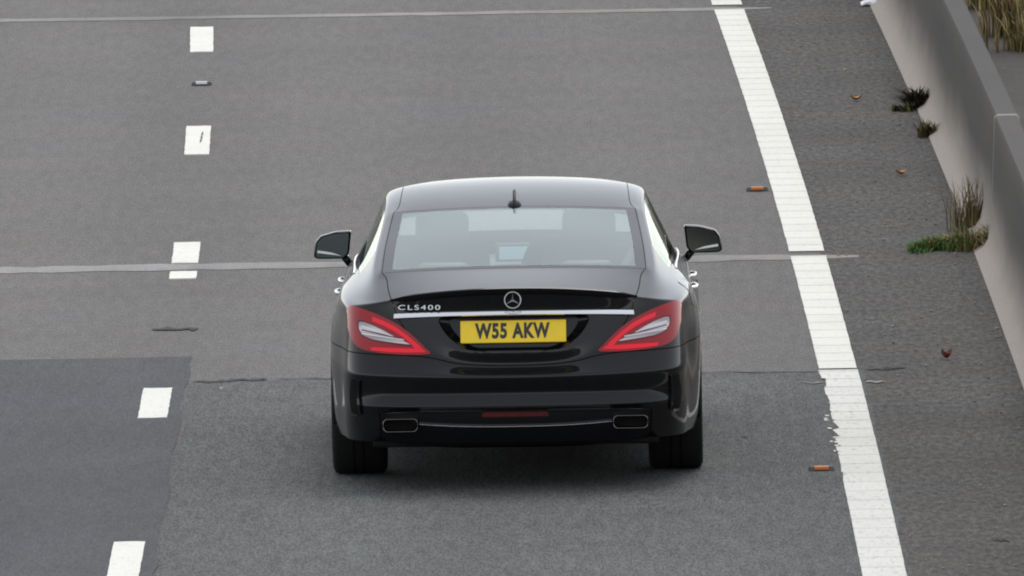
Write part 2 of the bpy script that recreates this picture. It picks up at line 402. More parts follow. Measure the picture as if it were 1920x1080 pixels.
lane_near = lambda Y: -1.872
for y0, y1, fx in ((96.35, 98.22, lane_near), (105.12, 106.92, lane_near), (115.22, 116.72, lane_far), (114.12, 114.62, lane_far),
                   (123.55, 125.92, lane_far), (132.60, 135.0, lane_far), (141.4, 143.6, lane_far), (87.3, 89.2, lane_near), (78.3, 80.2, lane_near)):
    dash(fx, y0, y1, .152)
# tar scuffs on two dashes
def scuff(x, y0, y1, w):
    bm = bmesh.new(); rows = []
    for Y in frange(y0, y1, .08):
        ww = w * rnd.uniform(.3, 1.2); xx = x + rnd.uniform(-.002, .002)
        rows.append([bm.verts.new((xx - ww, Y, .0078)), bm.verts.new((xx + ww, Y, .0078))])
    for a, b in zip(rows, rows[1:]): bm.faces.new((a[0], a[1], b[1], b[0]))
    mkobj('tar_mark', bm, 'asphalt_old', road, smooth=False)
scuff(lane_far(124.9) + .022, 124.5, 125.4, .006)
# continuous edge line with raised ribs
def edge_line(y0, y1, dx, m, ragged=None, w=.2, rib=.5):
    bm = bmesh.new(); prof = []
    Y = y0
    while Y < y1:
        prof += [(Y, .0048), (Y + rib - .075, .0048), (Y + rib - .065, .0098), (Y + rib - .02, .0093)]
        Y += rib
    rows = []
    for Y, z in prof:
        a = edge_x(Y) + dx - w / 2 + rnd.uniform(-.0015, .0015); b = edge_x(Y) + dx + w / 2 + rnd.uniform(-.0015, .0015)
        if ragged: a += ragged(Y)
        rows.append([bm.verts.new((lerp(a, b, k / 3), Y, z)) for k in range(4)])
    for a, b in zip(rows, rows[1:]):
        for k in range(3): bm.faces.new((a[k], a[k + 1], b[k + 1], b[k]))
    return mkobj('edge_line', bm, m, road, smooth=False)
def chips(Y):
    if 106.4 < Y < 107: return .03 * rnd.random()
    if 104.0 < Y < 106.4: return .005 + .02 * rnd.random()
    if 102.6 < Y <= 104.0: return max(0, rnd.uniform(-.005, .045))
    if 101.2 < Y <= 102.6: return .008 * rnd.random()
    return 0.0
edge_line(60.3, 107.0, .0, 'line_paint_worn', chips, w=.208)
for a, b in ((107.42, 114.6), (115.30, 135.6), (136.3, 170)): edge_line(a, b, .0, 'line_paint')
for i in range(10):   # loose flakes of paint left of the worn line
    Y = rnd.uniform(102.2, 104.6); x = edge_x(Y) - .104 - rnd.uniform(-.01, .02)
    bm = bmesh.new(); c = [(rnd.uniform(.006, .018) * math.cos(t), rnd.uniform(.02, .07) * math.sin(t)) for t in [k * 1.05 for k in range(6)]]
    bm.faces.new([bm.verts.new((x + p, Y + q, .0068)) for p, q in c]); mkobj('paint_flake', bm, 'line_paint_worn', road, smooth=False)

# ------------------------------------------------------------------ concrete barrier segments
BP = [(.0, -.05), (.0, .010), (.050, .040), (.078, .08), (.094, .16), (.104, .28), (.112, .45), (.120, .62), (.126, .765), (.134, .78),
      (.245, .78), (.258, .765), (.30, .24), (.32, .13), (.35, .06), (.39, .02), (.39, -.05)]
def barrier(y0, y1, dx, label):
    bm = bmesh.new(); rs = []
    for Y in frange(y0, y1, .8):
        rs.append([(edge_x(Y) + .945 + dx + px, Y, pz) for px, pz in BP])
    rings(bm, rs); bm.normal_update(); bmesh.ops.recalc_face_normals(bm, faces=bm.faces); sharp_by_angle(bm, 35)
    for f in bm.faces:
        if f.normal.z > .9 and f.calc_center_median().z > .7: f.material_index = 1
    e = empty('concrete_barrier', (edge_x((y0 + y1) / 2) + 1.16, (y0 + y1) / 2, 0))
    o = mkobj('wall_body', bm, ['concrete', 'concrete_grimy'], e, smooth=True); o.matrix_parent_inverse = Matrix.Translation(e.location).inverted()
    tag(e, label, 'barrier'); return e
b1 = barrier(70.0, 114.92, -.006, 'near pale concrete barrier segment at the right picture edge')
b2 = barrier(115.02, 160.0, .0, 'far concrete barrier segment running from grass tuft to top edge')
bm = bmesh.new()     # chipped mortar edge where the two meet
rs = []
for Y in (114.925, 114.985): rs.append([(edge_x(Y) + .945 + px + (-.006 if i < 9 else .004) - (.0), Y, pz + (.006 if 8 <= i <= 11 else 0)) for i, (px, pz) in enumerate(BP)])
rings(bm, rs); o = mkobj('joint_mortar', bm, 'mortar', b1); o.matrix_parent_inverse = Matrix.Translation(b1.location).inverted()

# ------------------------------------------------------------------ road studs
def stud(x, Y, lens, label):
    e = empty('road_stud', (x, Y, .006)); tag(e, label, 'road stud')
    bm = bmesh.new(); rs = []
    for yy, zz, ww in ((-.05, .0, .066), (-.035, .018, .058), (.035, .018, .058), (.05, .0, .066)):
        rs.append([(-ww, yy, zz - .004), (ww, yy, zz - .004), (ww * .92, yy, zz), (-ww * .92, yy, zz)])
    rings(bm, rs); mkobj('casing', bm, 'stud_case', e, smooth=False)
    bm = bmesh.new(); box(bm, (0, -.040, .013), (.072, .02, .018), .003); mkobj('reflector', bm, lens, e, smooth=False)
stud(1.456, 119.9, 'amber', 'amber road stud beside the edge line beyond the right wing mirror')
stud(1.529, 101.44, 'amber', 'amber road stud beside the worn edge line near right rear wheel')
stud(-1.954, 129.56, 'stud_white', 'white road stud between the two farthest lane dashes')

# ================================================================== THE CAR
CAR_LOC = (0.016, 101.75, 0.0); CAR_RZ = R(-0.5)
car = empty('saloon_car', CAR_LOC, CAR_RZ)
tag(car, 'black four-door saloon car driving away, seen from behind, yellow rear plate', 'car')
# ---- control cage: B = deck, glass and roof; A = wrap-around lower body
B3 = [  # centre, glass edge, rail outer, belt, shoulder (x,y,z)
 None,
 ((0, -1.065, 1.010), (.640, -.965, .959), (.70, -.925, .944), (.765, -.86, .934), (.842, -.78, .924)),
 ((0, -.85, 1.041), (.657, -.80, 1.003), (.704, -.77, .983), (.764, -.72, .950), (.858, -.64, .934)),
 ((0, -.64, 1.068), (.661, -.610, 1.052), (.708, -.575, 1.032), (.766, -.53, .968), (.867, -.45, .944)),
 ((0, -.28, 1.158), (.650, -.25, 1.140), (.694, -.225, 1.120), (.770, -.18, .992), (.870, -.15, .948)),
 ((0, .05, 1.232), (.630, .075, 1.212), (.668, .095, 1.196), (.792, .13, 1.000), (.868, .15, .946)),
 ((0, .38, 1.300), (.610, .37, 1.280), (.650, .385, 1.262), (.804, .45, 1.002), (.864, .5, .942)),
 ((0, .62, 1.342), (.600, .62, 1.324), (.646, .63, 1.300), (.812, .78, .996), (.864, .82, .936)),
 ((0, 1.05, 1.386), (.590, 1.02, 1.362), (.650, 1.02, 1.328), (.814, 1.18, .984), (.862, 1.2, .930)),
 ((0, 1.45, 1.372), (.578, 1.40, 1.342), (.650, 1.38, 1.312), (.812, 1.52, .972), (.860, 1.55, .924)),
 ((0, 1.95, 1.205), (.635, 1.87, 1.185), (.700, 1.82, 1.165), (.802, 1.9, .956), (.854, 1.92, .915)),
 ((0, 2.38, 1.005), (.69, 2.22, .985), (.735, 2.18, .972), (.778, 2.18, .945), (.84, 2.25, .905)),
 ((0, 2.9, .935), (.62, 2.85, .918), (.70, 2.82, .91), (.76, 2.8, .90), (.825, 2.8, .885)),
 ((0, 3.4, .83), (.56, 3.3, .80), (.64, 3.27, .79), (.71, 3.25, .785), (.78, 3.22, .77)),
 ((0, 3.68, .70), (.50, 3.60, .69), (.60, 3.52, .685), (.69, 3.45, .68), (.76, 3.36, .68)),
]
A = {}   # rear rows 0..9, cols 0..6
A[0] = [(0, -1.125, .998), (.21, -1.116, .993), (.42, -1.085, .978), (.622, -1.02, .946), (.70, -.988, .931), (.772, -.945, .922), (.824, -.868, .914)]
A[1] = [(0, -1.092, .892), (.20, -1.087, .890), (.40, -1.068, .882), (.60, -1.035, .865), (.70, -1.012, .868), (.787, -.975, .868), (.830, -.875, .868)]
A[2] = [(0, -1.142, .686), (.18, -1.139, .686), (.35, -1.118, .705), (.500, -1.083, .758), (.67, -1.052, .775), (.795, -1.003, .782), (.836, -.885, .790)]
A[3] = [(0, -1.122, .622), (.20, -1.120, .626), (.325, -1.116, .642), (.412, -1.118, .684), (.63, -1.095, .688), (.800, -1.025, .694), (.842, -.895, .700)]
A[4] = [(0, -1.205, .575), (.20, -1.203, .577), (.36, -1.196, .580), (.52, -1.180, .583), (.690, -1.140, .587), (.810, -1.060, .589), (.852, -.905, .590)]
A[5] = [(0, -1.165, .490), (.20, -1.163, .490), (.36, -1.156, .490), (.52, -1.140, .490), (.690, -1.098, .490), (.803, -1.025, .490), (.848, -.895, .490)]
A[6] = [(0, -1.206, .428), (.20, -1.204, .428), (.36, -1.197, .428), (.52, -1.182, .429), (.685, -1.140, .430), (.803, -1.035, .430), (.848, -.895, .430)]
A[7] = [(0, -1.170, .405), (.20, -1.168, .405), (.36, -1.162, .405), (.52, -1.146, .404), (.680, -1.105, .400), (.800, -1.015, .370), (.846, -.885, .370)]
A[8] = [(0, -1.165, .330), (.20, -1.163, .330), (.36, -1.156, .330), (.52, -1.138, .328), (.680, -1.090, .320), (.796, -1.00, .310), (.844, -.870, .310)]
A[9] = [(0, -1.120, .240), (.20, -1.118, .240), (.36, -1.110, .240), (.52, -1.090, .242), (.670, -1.04, .245), (.780, -.96, .246), (.834, -.850, .246)]
SX = [(-.86, (.832, .839, .846, .856, .852, .852, .850, .848, .838)), (-.4, (.884, .904, .913, .917, .915, .914, .912, .908, .886)),
      (0, (.902, .926, .934, .936, .933, .931, .928, .925, .900)), (.6, (.890, .905, .909, .906, .902, .90, .90, .905, .880)),
      (1.2, (.885, .90, .901, .896, .892, .89, .892, .90, .870)), (2.0, (.885, .905, .908, .902, .90, .90, .90, .905, .880)),
      (2.87, (.885, .92, .93, .932, .93, .93, .93, .925, .90)), (3.3, (.80, .86, .875, .885, .885, .885, .885, .88, .85))]
SZ = [(-.84, (.868, .790, .700, .590, .490, .430, .370, .310, .250)), (.6, (.868, .775, .675, .575, .485, .42, .36, .28, .20)),
      (2.3, (.845, .755, .66, .565, .48, .42, .36, .28, .20)), (3.3, (.715, .66, .60, .53, .47, .41, .35, .28, .20))]
def bpt(k, i):
    if k == 0: return A[0][i]
    c, g3, g4, g5, g6 = B3[k]
    if i >= 3: return (g3, g4, g5, g6)[i - 3]
    t = i / 3.0
    return (g3[0] * t, lerp(c[1], g3[1], t * t), lerp(c[2], g3[2], t ** 2.2))
NROW, NK = 9, 14
def apt(col, r):
    if col <= 6: return A[r][col]
    if col <= 19:
        k = col - 6; s = B3[k][4]
        if r == 0: return s
        xs = keyed(SX, s[1]); zs = keyed(SZ, s[1]); return (xs[r - 1], s[1], zs[r - 1])
    i = 26 - col; p = bpt(14, i)
    if r == 0: return p
    zf = (.66, .62, .57, .52, .46, .40, .34, .27, .20)[r - 1]
    out = (.02, .05, .09, .12, .13, .13, .12, .10, .04)[r - 1]
    w = (1.06, 1.10, 1.13, 1.15, 1.15, 1.15, 1.15, 1.14, 1.1)[r - 1] if i == 6 else (1.05 if i > 2 else 1.0)
    return (p[0] * w, p[1] + out * (.6 if i == 6 else 1), zf)
bm = bmesh.new(); uvl = bm.loops.layers.uv.new('par'); crl = bm.edges.layers.float.new('crease_edge')
def vtx(cache, p, sgn):
    key = (round(p[0] * sgn, 5), round(p[1], 5), round(p[2], 5))
    if key not in cache: cache[key] = bm.verts.new(key)
    return cache[key]
cache = {}
for sgn in (1, -1):
    def quad(ps, uvs):
        vs = [vtx(cache, p, sgn) for p in ps]
        if sgn < 0: vs, uvs = vs[::-1], uvs[::-1]
        f = bm.faces.new(vs)
        for l, uv in zip(f.loops, uvs): l[uvl].uv = uv
    for k in range(NK):
        for i in range(6):
            quad([bpt(k, i), bpt(k, i + 1), bpt(k + 1, i + 1), bpt(k + 1, i)], [(k, i), (k, i + 1), (k + 1, i + 1), (k + 1, i)])
    for c in range(26):
        for r in range(NROW):
            quad([apt(c, r + 1), apt(c + 1, r + 1), apt(c + 1, r), apt(c, r)], [(100 + c, r + 1), (101 + c, r + 1), (101 + c, r), (100 + c, r)])
    def crease(p, q, v):
        e = bm.edges.get((vtx(cache, p, sgn), vtx(cache, q, sgn)))
        if e: e[crl] = v
    for c in range(6):
        crease(A[0][c], A[0][c + 1], .95 if c < 3 else .5)
        crease(A[4][c], A[4][c + 1], (.92, .92, .92, .92, .85, .6)[c])
        crease(A[6][c], A[6][c + 1], (.95, .95, .95, .9, .6, .1)[c])
        crease(A[7][c], A[7][c + 1], .5 if c < 4 else 0); crease(A[5][c], A[5][c + 1], .6 if c < 4 else 0)
        crease(A[1][c], A[1][c + 1], .4 if c < 3 else 0); crease(A[3][c], A[3][c + 1], .3 if c < 3 else 0); crease(A[2][c], A[2][c + 1], .55 if c < 2 else 0)
    for k in range(1, 13): crease(bpt(k, 6), bpt(k + 1, 6), .25 if k > 2 else .1)
    for k in range(5, 11): crease(bpt(k, 5), bpt(k + 1, 5), .5); crease(bpt(k, 4), bpt(k + 1, 4), .5)
    for k in range(3, 6): crease(bpt(k, 3), bpt(k + 1, 3), .97)
    for k in (3, 6): crease(bpt(k, 3), bpt(k, 4), .9)
    for k in range(3, 9): crease(bpt(k, 4), bpt(k + 1, 4), .5)
    for i in range(3):
        for k in (3, 6, 9, 11): crease(bpt(k, i), bpt(k, i + 1), .97 if k in (3, 6) else .6)
bmesh.ops.recalc_face_normals(bm, faces=bm.faces)
me = bpy.data.meshes.new('cage'); bm.to_mesh(me); bm.free()
tmp = bpy.data.objects.new('cage', me); COL.objects.link(tmp)
md = tmp.modifiers.new('s', 'SUBSURF'); md.levels = 3; md.render_levels = 3; md.uv_smooth = 'NONE'
dg = bpy.context.evaluated_depsgraph_get(); ev = tmp.evaluated_get(dg)
fine = bmesh.new(); fine.from_mesh(ev.to_mesh()); ev.to_mesh_clear()
bpy.data.objects.remove(tmp); bpy.data.meshes.remove(me)
uvl = fine.loops.layers.uv['par']
fine.normal_update()
# outward?
tf = max(fine.faces, key=lambda f: f.calc_center_median().z)
if tf.normal.z < 0: bmesh.ops.reverse_faces(fine, faces=fine.faces[:])
# ---- wheel arches cut as 22-gons
WH = [0.0, 2.874]; WR = .335
for wy in WH:
    RA = .372; n = 26; cz = .335
    pts = [(wy + RA * math.cos(2 * math.pi * i / n), cz + RA * math.sin(2 * math.pi * i / n)) for i in range(n)]
    for i in range(n):
        p, q = pts[i], pts[(i + 1) % n]
        if max(p[1], q[1]) < .1: continue
        fs = [f for f in fine.faces if abs(f.calc_center_median().x) > .74 and abs(f.calc_center_median().y - wy) < .6 and f.calc_center_median().z < .8]
        gm = list({e for f in fs for e in f.edges}) + list({v for f in fs for v in f.verts}) + fs
        bmesh.ops.bisect_plane(fine, geom=gm, plane_co=(0, p[0], p[1]), plane_no=(0, q[1] - p[1], -(q[0] - p[0])), dist=1e-5)
    dl = []
    for f in fine.faces:
        c = f.calc_center_median()
        if abs(c.x) > .74 and math.hypot(c.y - wy, c.z - cz) < RA * .994: dl.append(f)
    bmesh.ops.delete(fine, geom=dl, context='FACES')
fine.normal_update()

def fkey(f):
    n = len(f.loops); u = sum(l[uvl].uv.x for l in f.loops) / n; v = sum(l[uvl].uv.y for l in f.loops) / n
    c = f.calc_center_median(); s = 'R' if c.x > 0 else 'L'
    if u < 50:
        if v < 3 and u < 3: return 'trunk_lid'
        if v < 3 and 3 <= u < 6: return 'rear_window'
        if v < 3 and 6 <= u < 9: return 'roof_panel'
        if v < 3 and 9 <= u < 11: return 'windscreen'
        if v < 5 and u > 11: return 'bonnet'
        if 4 <= v < 5 and 4.25 <= u < 7.0: return 'rear_side_window' + s
        if 4 <= v < 5 and 7.0 <= u < 10: return 'front_side_window' + s
        return 'body_shell'
    u -= 100
    if u < 3 and v < 3: return 'trunk_lid'
    if v >= 7 and u < 4: return 'bumper_insert'
    if v >= 3 and u < 10 and c.y < -.2: return 'rear_bumper'
    if v >= 3 and u > 18.9: return 'front_bumper'
    if v < 8 and 12 <= u < 14: return 'rear_door' + s
    if v < 8 and 14 <= u < 17: return 'front_door' + s
    return 'body_shell'
groups = {}
for f in fine.faces: groups.setdefault(fkey(f), []).append(f)
def sub_bm(faces):
    out = bmesh.new(); vm = {}; ul = out.loops.layers.uv.new('par')
    for f in faces:
        vs = []
        for v in f.verts:
            if v not in vm: vm[v] = out.verts.new(v.co)
            vs.append(vm[v])
        try: nf = out.faces.new(vs)
        except ValueError: continue
        for l, ol in zip(nf.loops, f.loops): l[ul].uv = ol[uvl].uv
    out.normal_update(); return out
def flange(b, gap=.0022, depth=.014):
    """shrink the panel edge by half a shut line and turn it inwards"""
    b.normal_update()
    be = [e for e in b.edges if len(e.link_faces) == 1]
    mv = {}
    for e in be:
        f = e.link_faces[0]; d = (e.verts[1].co - e.verts[0].co)
        if d.length < 1e-7: continue
        inn = f.normal.cross(d).normalized()
        if inn.dot(f.calc_center_median() - e.verts[0].co) < 0: inn = -inn
        for v in e.verts: mv.setdefault(v, Vector()); mv[v] += inn
    nrm = {v: v.normal.copy() for v in mv}
    for v, d in mv.items():
        if d.length > 1e-6: v.co += d.normalized() * gap
    r = bmesh.ops.extrude_edge_only(b, edges=be)
    nv = [x for x in r['geom'] if isinstance(x, bmesh.types.BMVert)]
    for v in nv:
        src = min((e.other_vert(v) for e in v.link_edges if e.other_vert(v) in nrm), key=lambda w: (w.co - v.co).length, default=None)
        if src: v.co = v.co - nrm[src] * depth
    for e in be: e.smooth = False
    for v in nv:
        for e in v.link_edges: e.smooth = e.smooth
def bisect_poly(b, poly, margin=.03):
    x0, x1 = min(p[0] for p in poly) - margin, max(p[0] for p in poly) + margin
    z0, z1 = min(p[1] for p in poly) - margin, max(p[1] for p in poly) + margin
    for i in range(len(poly)):
        p, q = poly[i], poly[(i + 1) % len(poly)]
        d = Vector((q[0] - p[0], 0, q[1] - p[1]))
        if d.length < 1e-6: continue
        fs = []
        for f in b.faces:
            c = f.calc_center_median()
            if x0 < c.x < x1 and z0 < c.z < z1 and c.y < -.3: fs.append(f)
        gm = list({e for f in fs for e in f.edges}) + list({v for f in fs for v in f.verts}) + fs
        bmesh.ops.bisect_plane(b, geom=gm, plane_co=(p[0], 0, p[1]), plane_no=(d.z, 0, -d.x), dist=1e-6)
bvh = BVHTree.FromBMesh(fine)
def rear_y(x, z, off=0.0):
    h = bvh.ray_cast(Vector((x, -3, z)), Vector((0, 1, 0)))
    return (h[0].y if h[0] else -1.0) - off
def rear_pt(x, z, off=0.0):
    h = bvh.ray_cast(Vector((x, -3, z)), Vector((0, 1, 0)))
    return h[0] + h[1] * off if h[0] else Vector((x, -1.0, z))
def top_z(x, y):
    h = bvh.ray_cast(Vector((x, y, 3)), Vector((0, 0, -1))); return h[0].z if h[0] else 1.0
def cookie(name, poly, off, depth, material, parent, hole=None, inner=0.0):
    """cut a piece of the rear skin to an outline and stand it proud as a part of its own"""
    x0, x1 = min(p[0] for p in poly) - .06, max(p[0] for p in poly) + .06; z0, z1 = min(p[1] for p in poly) - .06, max(p[1] for p in poly) + .06
    fs = []
    for f in fine.faces:
        c = f.calc_center_median()
        if x0 < c.x < x1 and z0 < c.z < z1 and c.y < -.6 and f.normal.y < .25 and f.normal.z < .9: fs.append(f)
    b = sub_bm(fs)
    vn = {}
    bisect_poly(b, poly)
    if hole: bisect_poly(b, hole)
    dl = []
    for f in b.faces:
        c = f.calc_center_median()
        if not in_poly(c.x, c.z, poly) or (hole and in_poly(c.x, c.z, hole)): dl.append(f)
    bmesh.ops.delete(b, geom=dl, context='FACES')
    b.normal_update()
    for v in b.verts: v.co += v.normal * off
    b.normal_update(); flange(b, 0.0, depth)
    return mkobj(name, b, material, parent)
def rounded(poly, r=.01, n=4):
    """round the corners of a polygon"""
    out = []; m = len(poly)
    for i in range(m):
        p = Vector(poly[i]); a = Vector(poly[i - 1]); c = Vector(poly[(i + 1) % m])
        da, dc = a - p, c - p; k = min(r, da.length * .45, dc.length * .45)
        s, e = p + da.normalized() * k, p + dc.normalized() * k
        for j in range(n + 1):
            t = j / n; out.append(tuple((1 - t) ** 2 * s + 2 * t * (1 - t) * p + t * t * e))
    return out
def mir(poly): return [(-x, z) for x, z in poly][::-1]

# ---- panels
RECESS = rounded([(-.386, .866), (-.335, .775), (-.235, .702), (.235, .702), (.335, .775), (.386, .866)], .05, 5)
PN = {'trunk_lid': 'trunk_lid', 'roof_panel': 'roof_panel', 'bonnet': 'bonnet', 'body_shell': 'body_shell', 'rear_bumper': 'rear_bumper', 'front_bumper': 'front_bumper',
      'rear_doorL': 'door', 'rear_doorR': 'door', 'front_doorL': 'door', 'front_doorR': 'door', 'bumper_insert': 'bumper_insert'}
trunk = bumper = shell = None
doors = {}
for key, nm in PN.items():
    b = sub_bm(groups[key])
    if key == 'trunk_lid':
        bisect_poly(b, RECESS)
        bmesh.ops.delete(b, geom=[f for f in b.faces if f.calc_center_median().y < -.9 and f.normal.z < .7 and in_poly(f.calc_center_median().x, f.calc_center_median().z, RECESS)], context='FACES')
    flange(b, gap=.0026 if key in ('trunk_lid', 'rear_bumper') else .0018)
    o = mkobj(nm, b, 'satin_black' if key == 'bumper_insert' else 'paint_black', car)
    if key == 'trunk_lid': trunk = o
    if key == 'rear_bumper': bumper = o
    if key == 'body_shell': shell = o
    if 'door' in key: doors[key] = o
# ---- glass with its dark ceramic border
for key, nm, gm, inset in (('rear_window', 'rear_window', 'glass_rear', (.115, .30, .055)), ('windscreen', 'windscreen', 'glass_front', (.05, .08, .06)),
                    ('rear_side_windowL', 'side_window', 'glass_side', None), ('rear_side_windowR', 'side_window', 'glass_side', None),
                    ('front_side_windowL', 'side_window', 'glass_side', None), ('front_side_windowR', 'side_window', 'glass_side', None)):
    b = sub_bm(groups[key]); ul = b.loops.layers.uv['par']
    us = [l[ul].uv.x for f in b.faces for l in f.loops]; vs_ = [l[ul].uv.y for f in b.faces for l in f.loops]
    u0, u1, v0, v1 = min(us), max(us), min(vs_), max(vs_)
    for f in b.faces:
        n = len(f.loops); u = sum(l[ul].uv.x for l in f.loops) / n; v = sum(l[ul].uv.y for l in f.loops) / n
        if key in ('rear_window', 'windscreen'):
            fr = v > v1 - .25 or u < u0 + .12 or u > u1 - .12
        else:
            fr = u < u0 + .12 or u > u1 - .12 or v < v0 + .1 or v > v1 - .1
        f.material_index = 1 if fr else 0
    flange(b, .002, .006)
    mkobj(nm, b, [gm, 'frit'], car if 'side' not in key else doors[('rear_door' if key.startswith('rear') else 'front_door') + key[-1]])

# ---- plate recess, plate, lettering
bm = bmesh.new()
inner = [(x * .86, lerp(z, .782, .12)) for x, z in RECESS]
ro = [rear_pt(x, z, .0015) for x, z in RECESS]
r1 = [Vector((x * 1.0, p.y + .008, z)) for (x, z), p in zip([(lerp(a[0], c[0], .15), lerp(a[1], c[1], .15)) for a, c in zip(RECESS, inner)], ro)]
r2 = [Vector((x, -1.072 + .26 * (z - .78), z)) for x, z in inner]
rings(bm, [ro, r1, r2], cap=False)
bmesh.ops.recalc_face_normals(bm, faces=bm.faces)
sharp_by_angle(bm, 40); mkobj('plate_recess', bm, 'gloss_black', trunk)
bm = bmesh.new(); bm.faces.new([bm.verts.new(v) for v in r2]); bmesh.ops.recalc_face_normals(bm, faces=bm.faces)
if list(bm.faces)[0].normal.y > 0: bmesh.ops.reverse_faces(bm, faces=bm.faces[:])
mkobj('recess_panel', bm, 'paint_black', trunk, smooth=False)
plate = None
bm = bmesh.new(); box(bm, (0, 0, 0), (.524, .006, .112), .004)
plate = mkobj('number_plate', bm, 'plate_yellow', trunk, smooth=False); plate.location = (-.004, -1.088, .790); plate.rotation_euler = (R(-12), 0, 0)
def text_mesh(name, txt, h, w, material, parent, loc, rx, ext=.0012, off=0.0, space=1.0):
    cu = bpy.data.curves.new(name, 'FONT'); cu.body = txt; cu.align_x = 'CENTER'; cu.align_y = 'CENTER'; cu.size = 1.0
    cu.extrude = ext / h; cu.offset = off; cu.space_character = space
    t = bpy.data.objects.new(name, cu); COL.objects.link(t)
    d = bpy.context.evaluated_depsgraph_get(); m = bpy.data.meshes.new_from_object(t.evaluated_get(d))
    bpy.data.objects.remove(t)
    xs = [v.co.x for v in m.vertices]; ys = [v.co.y for v in m.vertices]
    cx, cy = (min(xs) + max(xs)) / 2, (min(ys) + max(ys)) / 2; fx, fy = w / (max(xs) - min(xs)), h / (max(ys) - min(ys))
    for v in m.vertices: v.co = Vector(((v.co.x - cx) * fx, -v.co.z * h, (v.co.y - cy) * fy))
    o = bpy.data.objects.new(name, m); COL.objects.link(o); m.materials.clear(); m.materials.append(MATS[material]); o.parent = parent
    o.location = loc; o.rotation_euler = (rx, 0, 0); return o
text_mesh('plate_lettering', 'W55 AKW', .079, .372, 'plate_ink', plate, (-.004, -.0036, .004), 0, .0008, .045, 1.12)
# ---- emblem: ring with a three-pointed star
EY = rear_y(0, .95) - .030
bm = bmesh.new(); n = 36; rs = []
for i in range(n):
    t = 2 * math.pi * i / n
    rs.append([((.040 + .0030 * math.cos(a)) * math.cos(t), .0035 * math.sin(a), (.040 + .0030 * math.cos(a)) * math.sin(t)) for a in [2 * math.pi * k / 8 for k in range(8)]])
rs.append(rs[0]); rings(bm, rs, cap=False); bmesh.ops.remove_doubles(bm, verts=bm.verts, dist=1e-6)
em = mkobj('emblem_ring', bm, 'badge_silver', trunk); em.location = (-.004, EY, .950); em.rotation_euler = (R(-2), 0, 0)
bm = bmesh.new(); c = bm.verts.new((0, -.008, 0)); ov = []
for i in range(6):
    t = math.pi / 2 + i * math.pi / 3; r = .0385 if i % 2 == 0 else .0052
    ov.append(bm.verts.new((r * math.cos(t), 0, r * math.sin(t))))
for i in range(6): bm.faces.new((c, ov[i], ov[(i + 1) % 6]))
mkobj('star', bm, 'badge_silver', em, smooth=False)
# ---- model lettering
bx = -.468; LY = rear_y(bx, .912)
tl = text_mesh('model_lettering', 'CLS400', .024, .212, 'badge_silver', trunk, (bx, LY - .006, .915), R(8), .002, .0, 1.25)
tl.rotation_euler = (R(-12), 0, math.atan((rear_y(-.57, .912) - rear_y(-.36, .912)) / -.21))
# ---- bright strip above the plate, angled to the sky
def sweep(name, path, prof, material, parent, smooth=True, ang=35, taper=None):
    bm = bmesh.new(); rs = []
    for i, p in enumerate(path):
        s = taper(i / (len(path) - 1)) if taper else 1.0
        d = (path[min(i + 1, len(path) - 1)] - path[max(i - 1, 0)]).normalized()
        out = Vector((d.y, -d.x, 0)).normalized()
        rs.append([p + out * (a * s) + Vector((0, 0, b_ * s)) for a, b_ in prof])
    rings(bm, rs); bmesh.ops.recalc_face_normals(bm, faces=bm.faces); sharp_by_angle(bm, ang)
    return mkobj(name, bm, material, parent, smooth)
path = [Vector((x, rear_y(x, lerp(.886, .872, (x / .59) ** 2)), lerp(.886, .872, (x / .59) ** 2))) for x in frange(-.592, .592, .03)]
sweep('chrome_strip', path, [(-.012, -.012), (.016, -.013), (.020, -.009), (.016, .000), (.006, .011), (-.012, .012)], 'chrome', trunk)
path = [Vector((x, rear_y(x, lerp(.329, .346, (abs(x) / .475) ** 2.5)), lerp(.329, .346, (abs(x) / .475) ** 2.5))) for x in frange(-.475, .475, .025)]
sweep('lower_chrome_strip', path, [(-.01, -.006), (.013, -.0065), (.0155, -.004), (.010, .003), (.0, .0085), (-.01, .0085)], 'chrome', bumper)
# ---- spoiler lip
pts = []
for x in frange(-.612, .612, .03):
    z = lerp(.999, .950, (abs(x) / .612) ** 2.1); pts.append(Vector((x, lerp(-1.122, -1.018, (abs(x) / .612) ** 2.2), z)))
sweep('spoiler', pts, [(-.05, .010), (-.02, .012), (.012, .0135), (.019, .009), (.017, -.004), (.003, -.022), (-.02, -.024)], 'gloss_black', trunk,
      taper=lambda t: max(.35, min(1, 1.0 * min(t, 1 - t) * 14 + .2)))
